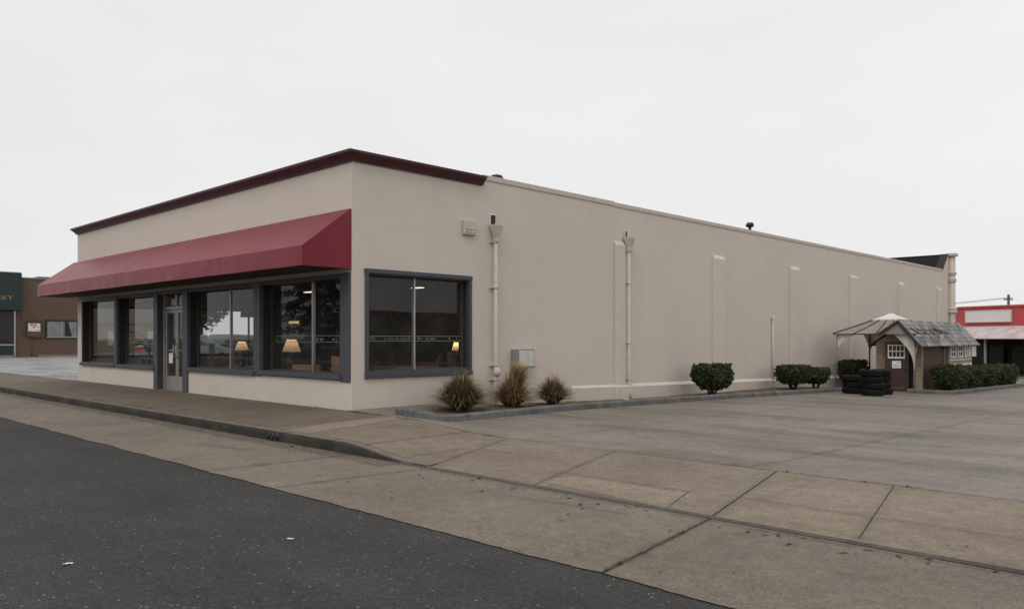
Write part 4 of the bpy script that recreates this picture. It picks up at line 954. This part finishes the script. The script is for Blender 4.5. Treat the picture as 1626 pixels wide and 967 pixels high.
m = MB(); m.box(X+.05, X+.10, 8.42, 10.33, 1.30, 1.37); m.box(X+.05, X+.10, 9.29, 9.36, 1.37, 2.40); m.build('frame', M['alu'], w)
S = thing('notice_case', 'brown wall mounted notice case with white and red poster', 'notice case', (X+.1, 7.66, 1.3))
m = MB(); m.box(X+.004, X+.10, 7.24, 8.1, 1.36, 2.42); m.build('case', M['brown'], S)
m = MB(); m.box(X+.06, X+.14, 7.2, 7.27, 1.32, 2.46); m.box(X+.06, X+.14, 8.07, 8.14, 1.32, 2.46); m.box(X+.06, X+.14, 7.27, 8.07, 2.39, 2.46); m.box(X+.06, X+.14, 7.27, 8.07, 1.32, 1.39); m.build('frame', M['soffit'], S)
m = MB(); m.box(X+.102, X+.112, 7.30, 8.02, 1.72, 2.24); pp = m.build('poster', M['paper'], S)
m = MB(); m.box(X+.113, X+.116, 7.42, 7.56, 2.1, 2.2); m.box(X+.113, X+.116, 7.58, 7.70, 2.12, 2.2); m.box(X+.113, X+.116, 7.72, 7.84, 2.1, 2.19); m.box(X+.113, X+.116, 7.5, 7.78, 2.0, 2.05); m.box(X+.113, X+.116, 7.6, 7.68, 1.92, 1.98); m.build('printed_mark', M['redink'], pp)
m = MB(); m.box(X+.113, X+.116, 7.86, 7.95, 1.96, 2.03); m.box(X+.113, X+.116, 7.80, 7.94, 1.77, 1.83); m.box(X+.113, X+.116, 7.38, 7.46, 1.76, 1.83); m.build('printed_box', M['grey_box'], pp)
m = MB(); m.tube([(X+.03,7.52,1.36),(X+.03,7.52,0)], .02, 6); m.tube([(X+.03,7.24,1.44),(X+.03,6.95,1.44),(X+.03,6.95,5.2)], .015, 6); m.build('conduit', M['brown'], S)

# beyond the left lot, seen through the shop's glass
o = thing('tan_outbuilding', 'low tan building far off behind the side lot', 'building', (-54, 16, 0))
m = MB(); m.box(-60, -53, 12.2, 21.5, -.2, 2.35); m.build('wall', M['far_wall'], o)
m = MB(); m.box(-60.1, -52.9, 12.1, 21.6, 2.35, 2.45); m.build('roof', M['roof'], o)
for y in (14, 17): m = MB(); m.box(-52.99, -52.95, y, y+1.3, .7, 1.8); m.build('window', M['far_white'], o)
def tree(name, x, y, z, H, R_, n, lab, kind, mat, seed, grp=None):
    rnd = random.Random(seed); o = thing(name, lab, 'tree', (x, y, z), grp)
    m = MB(); m.tube([(x,y,z-.1),(x+.1,y,z+H*.35),(x,y+.1,z+H*.8)], [H*.028,H*.02,.03], 8)
    for k in range(9):
        a = rnd.uniform(0, 6.3); z0 = z+H*rnd.uniform(.3, .7); m.tube([(x,y,z0),(x+math.cos(a)*R_*.7,y+math.sin(a)*R_*.7,z0+H*.12)], [.07,.02], 5)
    m.build('trunk', M['stem'], o); m = MB()
    for k in range(n):
        if kind == 'pine':
            v = rnd.random()**.8; tier = math.floor(v*9)/9; rr_ = R_*(1-v)**.75*(.55+.45*((v*9) % 1 < .55))*rnd.uniform(.2, 1)**.5; a = rnd.uniform(0, 6.3)
            rr_ *= 1+.35*math.sin(a*3+tier*20)
            p = Vector((x+rr_*math.cos(a), y+rr_*math.sin(a), z+H*(.18+.82*v)-rr_*.12))
        else:
            u = Vector((rnd.gauss(0,1), rnd.gauss(0,1), rnd.gauss(0,1))).normalized(); p = Vector((x,y,z+H*.68))+Vector((u.x*R_, u.y*R_, u.z*H*.33))*(rnd.random()**.4)*(1+.4*mnoise.noise(u*2.2+Vector((seed,0,0))))
        u = Vector((rnd.gauss(0,1), rnd.gauss(0,1), rnd.gauss(0,1)*.6)).normalized(); w = u.orthogonal().normalized(); s = rnd.uniform(.10, .24)
        m.add([p-u*s, p+w*s*.45, p+u*s, p-w*s*.45], [(0,1,2,3)])
    m.build('crown', mat, o, recalc=False)
tree('broadleaf_tree', -42.5, 16.6, 0, 5.6, 1.9, 3200, 'bushy tree at the far edge of the side lot', 'b', M['tree'], 3)
o = thing('dim_sky_block', 'added taupe block giving a dim sky tone behind the low tan building', 'building', (-64, 15, 0))  # added block, keeps bright sky out of the view through the glass
m = MB(); m.box(-72, -62, 11.8, 21.5, -.2, 6.2); m.build('wall', plain('dim_sky_taupe', (.24,.21,.185), .9), o); m = MB(); m.box(-72.1, -61.9, 11.7, 21.6, 6.2, 6.35); m.build('roof', M['roof'], o)
# across the street, mirrored in the shop glass
GP = 'conifers across the street reflected in the glass'
tree('conifer', -45, -27, -.06, 11, 3.9, 11000, 'wide dark conifer across the street, reflected in the left half of the corner pane', 'pine', M['pine'], 5, GP)
tree('conifer', -25.6, -24, -.06, 12, 3.6, 11000, 'dark conifer across the street, reflected beside the corner pillar', 'pine', M['pine'], 6, GP)
o = thing('white_shop', 'low white shop across the street seen in window reflections', 'building', (-50, -45, 0))
m = MB(); m.box(-75, -28, -56, -44, -.1, 4.0); m.build('wall', M['far_white'], o)
m = MB(); m.box(-75.1, -27.9, -56, -43.9, 4.0, 4.15); m.build('roof', M['roof'], o)
for k in range(6): m = MB(); m.box(-72+k*7, -68+k*7, -43.99, -43.95, .3, 2.5); m.build('window', M['black'], o)
o = thing('warehouse', 'dark warehouse beyond the side lot mirrored in the side window', 'building', (60, 30, -.5))
m = MB(); m.box(46, 70, 5, 75, -1.2, 3.4); m.build('wall', M['far_wall'], o); m = MB(); m.box(45.9, 70, 4.9, 75.1, 3.4, 3.7); m.build('roof', M['red'], o)

# parked car in the side lot (seen through two layers of glass)
def car(x, y, rz, label, paint):
    o = thing('parked_car', label, 'car', (x, y, 0)); Rm = Matrix.Rotation(rz, 3, 'Z'); L = Vector((x, y, 0))
    tf = lambda a, b_, c_: Rm @ Vector((a, b_, c_))+L
    pr = [(-2.25,.35),(2.2,.35),(2.28,.6),(2.2,.82),(1.2,.95),(.55,1.42),(-1.2,1.46),(-2.05,.98),(-2.3,.9)]
    m = MB(); m.prism(pr, lambda a, z: tf(a, -.88*(1 if z < 1 else .8), z), lambda a, z: tf(a, .88*(1 if z < 1 else .8), z)); m.build('body', paint, o, .06)
    m = MB()
    for s in (-1, 1): m.add([tf(1.0,s*.86,.98), tf(.5,s*.725,1.36), tf(-1.15,s*.725,1.40), tf(-1.8,s*.86,1.0)], [(0,1,2,3)])
    m.add([tf(1.23,-.7,.96), tf(1.23,.7,.96), tf(.6,.62,1.39), tf(.6,-.62,1.39)], [(0,1,2,3)]); m.build('window', M['black'], o)
    for a in (-1.4, 1.4):
        for s in (-.8, .8):
            m = MB(); m.tube([tf(a, s-.1, .33), tf(a, s+.1, .33)], .33, 20); w = m.build('wheel', M['rubber'], o)
            m = MB(); m.tube([tf(a, s-.11, .33), tf(a, s+.11, .33)], .19, 14); m.build('rim', M['alu'], w)
    for s in (-.6, .6): m = MB(); m.obox(tf(2.26, s, .68), Rm @ Vector((1,0,0)), Rm @ Vector((0,1,0)), (0,0,1), .03, .16, .07); m.build('headlight', M['alu'], o)
    for s in (-.65, .65): m = MB(); m.obox(tf(-2.27, s, .82), Rm @ Vector((1,0,0)), Rm @ Vector((0,1,0)), (0,0,1), .03, .14, .08); m.build('tail_light', M['redink'], o)
car(-25, 10.6, 1.9, 'dark car parked in the side lot, seen through the shop', M['car'])
car(-22, 6.6, 2.2, 'silver car parked in the side lot, seen through the left shop windows', M['grey_box'])

# ------------------------------------------------------------------ things inside the shop
def table_lamp(x, y, z, r, h, label, glow, base_to=.72):
    o = thing('table_lamp', label, 'lamp', (x, y, base_to), 'lit table lamps inside the shop')
    MB().lathe([(r,z),(r*.5,z+h)], (x,y,0), 24).build('lamp_shade', M['shade'], o)
    bz = base_to; H = z-bz
    MB().lathe([(.001,bz),(.09,bz+.005),(.085,bz+.03),(.05,bz+H*.15),(.11,bz+H*.45),(.09,bz+H*.65),(.03,bz+H*.85),(.02,z+.04),(.001,z+.05)], (x,y,0), 16).build('base', M['ceramic'], o)
    MB().lathe([(.001,z+h*.25),(.03,z+h*.4),(.03,z+h*.55),(.001,z+h*.7)], (x,y,0), 10).build('bulb', M['bulb'], o)
    l = bpy.data.lights.new('lamp_glow', 'POINT'); l.energy = glow; l.color = (1,.62,.3); l.shadow_soft_size = .04
    lo = bpy.data.objects.new('lamp_glow', l); col.objects.link(lo); lo.parent = o; lo.location = (0, 0, z+h*.78-base_to)
table_lamp(-5.74, .85, 1.005, .165, .20, 'lit table lamp with pale shade in the window right of the door', 1.0, .62)
table_lamp(-3.50, .85, .995, .20, .265, 'lit table lamp with wide pale shade in the corner shop window', 1.0, .5)
table_lamp(-1.5, 3.83, 1.01, .10, .18, 'small amber table lamp deep behind the side window', 1.3, .74)
def table_(x, y, lx, ly, h, label, mat=None):
    o = thing('table', label, 'table', (x, y, 0), 'tables inside the shop'); mat = mat or M['wood']
    MB().box(x-lx/2, x+lx/2, y-ly/2, y+ly/2, h-.04, h).build('tabletop', mat, o, .008)
    for sx in (-1, 1):
        for sy in (-1, 1): m = MB(); m.box(x+sx*(lx/2-.07)-.03, x+sx*(lx/2-.07)+.03, y+sy*(ly/2-.07)-.03, y+sy*(ly/2-.07)+.03, .015, h-.04); m.build('leg', mat, o)
table_(-5.5, .9, 1.3, .6, .62, 'dark table under the lamp right of the door')
table_(-3.45, .9, .9, .55, .5, 'dark low table under the lamp in the corner window')
table_(-1.5, 3.8, 1.6, .8, .74, 'desk deep behind the side window carrying the amber lamp')
table_(-1.0, 1.9, .8, 1.0, .72, 'dark red dining table close behind the side window', plain('red_wood', (.22,.06,.045), .35))
table_(-11.4, 1.4, 1.8, .8, .7, 'dark table behind the leftmost shop windows')
def chair(x, y, rz, mat, label):
    o = thing('chair', label, 'chair', (x, y, .015), 'chairs inside the shop'); Rm = Matrix.Rotation(rz, 3, 'Z'); L = Vector((x, y, 0)); tf = lambda a, b_, c_: Rm @ Vector((a, b_, c_))+L
    m = MB().grid(seq(-.27,.27,13), seq(0,1,7), lambda u, v: tf(u*(1-.25*v*v), .22-.1*(u/.27)**2+.10*v, .42+.52*v*(1-.18*(u/.27)**4))); m.build('backrest', mat, o)
    m = MB(); m.prism([(-.27,-.25),(.27,-.25),(.25,.22),(-.25,.22)], lambda a, b_: tf(a, b_, .40), lambda a, b_: tf(a, b_, .46)); m.build('seat', mat, o)
    for s in (-1, 1):
        m = MB(); m.tube([tf(s*.24,-.22,.02), tf(s*.26,-.22,.62), tf(s*.27,-.1,.66), tf(s*.27,.2,.68)], .022, 8); m.build('arm', mat, o)
        m = MB(); m.tube([tf(s*.23,.24,.02), tf(s*.24,.24,.44)], .022, 8); m.build('leg', mat, o)
chair(-1.42, .85, PI, M['rattan'], 'brown round backed chair in the corner window beside the pillar')
chair(-.72, .72, 2.2, M['rattan'], 'tan curved armchair at the left end of the side window')
chair(-1.15, 2.7, -.6, M['wood'], 'dark chair behind the right side window pane')
chair(-9.3, 1.0, PI, M['wood'], 'dark round backed chair in the window left of the door')
m = MB(); m.box(-2.75, -2.05, .42, .66, .62, .75); o = tag(m.build('tan_box', M['box'], None, .006), 'flat tan box standing on the corner window ledge', 'box')
m = MB(); m.box(-3.0, -1.75, .3, .75, .05, .62); tag(m.build('display_ledge', M['dark'], None, .01), 'dark display ledge below the corner window', 'display ledge')
o = thing('blue_display', 'blue poster panel on a thin stand in the window right of the door', 'display', (-7.0, .75, 0))
m = MB(); m.box(-7.15, -6.87, .70, .72, .90, 1.16); m.build('panel', M['blue'], o); m = MB(); m.tube([(-7.0,.73,.02),(-7.0,.73,.92)], .03, 8); m.lathe([(.2,.02),(.2,.04),(.001,.05)], (-7.0,.73,0), 14); m.build('stand', M['brass'], o)
o = thing('floor_lamp', 'tall dark floor lamp with boxy shade behind the window right of the door', 'lamp', (-8.57, 2.5, 0))
MB().tube([(-8.57,2.5,.03),(-8.57,2.5,2.0)], .03, 8).build('pole', M['black'], o); MB().lathe([(.25,1.86),(.19,2.38)], (-8.57,2.5,0), 4, False).build('lamp_shade', M['dark'], o); MB().lathe([(.2,.02),(.2,.05),(.001,.06)], (-8.57,2.5,0), 16).build('base', M['black'], o)
m = MB(); m.box(-5.6, -5.2, 2.0, 2.05, 1.64, 1.70); tag(m.build('picture_light', M['strip']), 'small lit amber picture light deep in the corner window', 'light')
def palm(x, y, H, label, seed):
    rnd = random.Random(seed); o = thing('potted_palm', label, 'plant', (x, y, .015), 'potted palms inside the shop')
    MB().lathe([(.001,.02),(.14,.02),(.19,.34),(.17,.34),(.001,.30)], (x,y,0), 16).build('pot', M['ceramic'], o)
    MB().tube([(x,y,.3),(x+.03,y,.3+H*.45)], [.03,.02], 6).build('stem', M['stem'], o); m = MB()
    for k in range(16):
        a = rnd.uniform(0, 6.3); L = rnd.uniform(.38,.62); e = rnd.uniform(.5,1.2); z0 = .3+H*rnd.uniform(.3,.55)
        P_ = [Vector((x+math.cos(a)*L*s, y+math.sin(a)*L*s, z0+H*.5*e*s-.75*L*s*s)) for s in seq(0,1,8)]
        for i in range(1, 8):
            for s in (-1, 1):
                dv = (P_[i]-P_[i-1]).normalized(); sd = dv.cross(Vector((0,0,1))).normalized()*s; tip = P_[i]+sd*.13+dv*.08-Vector((0,0,.06)); m.add([P_[i]-dv*.02, P_[i]+dv*.02, tip], [(0,1,2)])
        m.tube(P_, .005, 4)
    m.build('fronds', M['palm'], o, recalc=False)
palm(-1.12, 1.10, 1.7, 'potted palm at the corner, left edge of the side window', 2)
palm(-3.0, 3.2, 1.9, 'potted palm further back in the corner window', 4)
palm(-12.6, 1.4, 1.5, 'potted palm behind the leftmost shop window', 5)
o = thing('shelf_unit', 'dark shelf unit with goods far back inside the shop', 'shelf', (-4, 9, 0))
m = MB(); 
for z in (.3,.75,1.2,1.65): m.box(-6.5, -2, 8.8, 9.2, z, z+.03)
for x in (-6.5,-5,-3.5,-2): m.box(x-.02, x+.02, 8.8, 9.2, .015, 1.9)
m.build('rack', M['wood'], o)
o = thing('sofa', 'pale covered sofa deep behind the side window', 'sofa', (-2.6, 4.4, 0))
m = MB(); m.box(-3.4, -1.9, 4.5, 5.2, .1, .45); m.build('seat', M['int_wall'], o, .05); m = MB(); m.box(-3.4, -1.9, 5.2, 5.4, .1, .95); m.build('backrest', M['int_wall'], o, .05)
for x in (-3.55, -1.9): m = MB(); m.box(x, x+.15, 4.5, 5.4, .1, .65); m.build('arm', M['int_wall'], o, .05)

M['ceil_glow'] = emis('ceiling_fill_glow', (1,.78,.54), 2.6)  # two ceiling glows are seen; the other panels are added interior fill
for x, y, lb in ((-2.2,3.2,'lit ceiling light nearest the shop corner'),(-5.2,3.4,'added ceiling fill light behind the window right of the door'),(-9,3.4,'added ceiling fill light behind the door'),(-3.2,7.4,'lit ceiling light deep behind the side window'),(-7.5,7.6,'added ceiling fill light in the middle of the shop'),(-12,6.5,'added ceiling fill light at the far left of the shop')):
    o = thing('ceiling_fill_light', lb, 'light', (x, y, 2.9), 'ceiling lights inside the shop')
    m = MB(); m.box(x-.24, x+.24, y-.12, y+.12, 2.86, 2.95); m.build('housing', M['white'], o); m = MB(); m.box(x-.21, x+.21, y-.09, y+.09, 2.845, 2.858); m.build('diffuser', M['ceil_glow'], o)

# ------------------------------------------------------------------ sky, sun, camera
SUN_EL, SUN_AZ = math.radians(52), math.radians(-22)     # azimuth measured from -Y towards +X
to_sun = Vector((math.sin(-SUN_AZ)*math.cos(SUN_EL), -math.cos(SUN_AZ)*math.cos(SUN_EL), math.sin(SUN_EL)))
w = bpy.data.worlds.new("World"); sc.world = w; w.use_nodes = True; nt = w.node_tree; nt.nodes.clear()
out = nt.nodes.new('ShaderNodeOutputWorld'); bg = nt.nodes.new('ShaderNodeBackground'); nt.links.new(bg.outputs[0], out.inputs[0])
sky = nt.nodes.new('ShaderNodeTexSky'); sky.sky_type = 'NISHITA'; sky.sun_disc = False; sky.sun_elevation = SUN_EL
sky.sun_rotation = math.atan2(to_sun.x, to_sun.y); sky.air_density = 1; sky.dust_density = 6; sky.ozone_density = 1
hs = nt.nodes.new('ShaderNodeHueSaturation'); hs.inputs['Saturation'].default_value = .06; nt.links.new(sky.outputs[0], hs.inputs['Color'])
tc = nt.nodes.new('ShaderNodeTexCoord'); mp = nt.nodes.new('ShaderNodeMapping'); mp.inputs['Scale'].default_value = (1.2,1.2,3.2); nt.links.new(tc.outputs['Generated'], mp.inputs[0])
nz = nt.nodes.new('ShaderNodeTexNoise'); nz.inputs['Scale'].default_value = 1.3; nz.inputs['Detail'].default_value = 5; nz.inputs['Roughness'].default_value = .5; nt.links.new(mp.outputs[0], nz.inputs['Vector'])
mr = nt.nodes.new('ShaderNodeMapRange'); nt.links.new(nz.outputs[0], mr.inputs[0]); mr.inputs[1].default_value = .3; mr.inputs[2].default_value = .7; mr.inputs[3].default_value = 7.75; mr.inputs[4].default_value = 8.75
cc = nt.nodes.new('ShaderNodeCombineColor')
for i, k in enumerate((1.0, .998, 1.0)):
    mm = nt.nodes.new('ShaderNodeMath'); mm.operation = 'MULTIPLY'; mm.inputs[1].default_value = k; nt.links.new(mr.outputs[0], mm.inputs[0]); nt.links.new(mm.outputs[0], cc.inputs[i])
mx = nt.nodes.new('ShaderNodeMix'); mx.data_type = 'RGBA'; mx.inputs[0].default_value = .95; nt.links.new(hs.outputs[0], mx.inputs[6]); nt.links.new(cc.outputs[0], mx.inputs[7])   # 95 % cloud cover over the clear sky
nt.links.new(mx.outputs[2], bg.inputs[0]); bg.inputs[1].default_value = .105
sl = bpy.data.lights.new('sun', 'SUN'); sl.energy = .85; sl.angle = math.radians(35); sl.color = (1,.96,.9)
so = bpy.data.objects.new('sun', sl); col.objects.link(so); so.rotation_euler = (-to_sun).to_track_quat('-Z', 'Y').to_euler()

cam = bpy.data.cameras.new('camera'); co = bpy.data.objects.new('camera', cam); col.objects.link(co)
co.location = (11.843, -8.1415, 1.3); co.rotation_euler = (math.radians(90), 0, math.radians(44.07))
cam.sensor_width = 36; cam.lens = 36*1257/1626; cam.shift_y = 52.5/1626; cam.clip_start = .1; cam.clip_end = 5000
sc.camera = co
sc.view_settings.view_transform = 'Standard'; sc.view_settings.look = 'None'; sc.view_settings.exposure = 0; sc.view_settings.gamma = 1
sc.render.resolution_x = 1024; sc.render.resolution_y = 608
sc.cycles.max_bounces = 8; sc.cycles.transparent_max_bounces = 12; sc.cycles.use_denoising = True; sc.cycles.caustics_reflective = False; sc.cycles.caustics_refractive = False
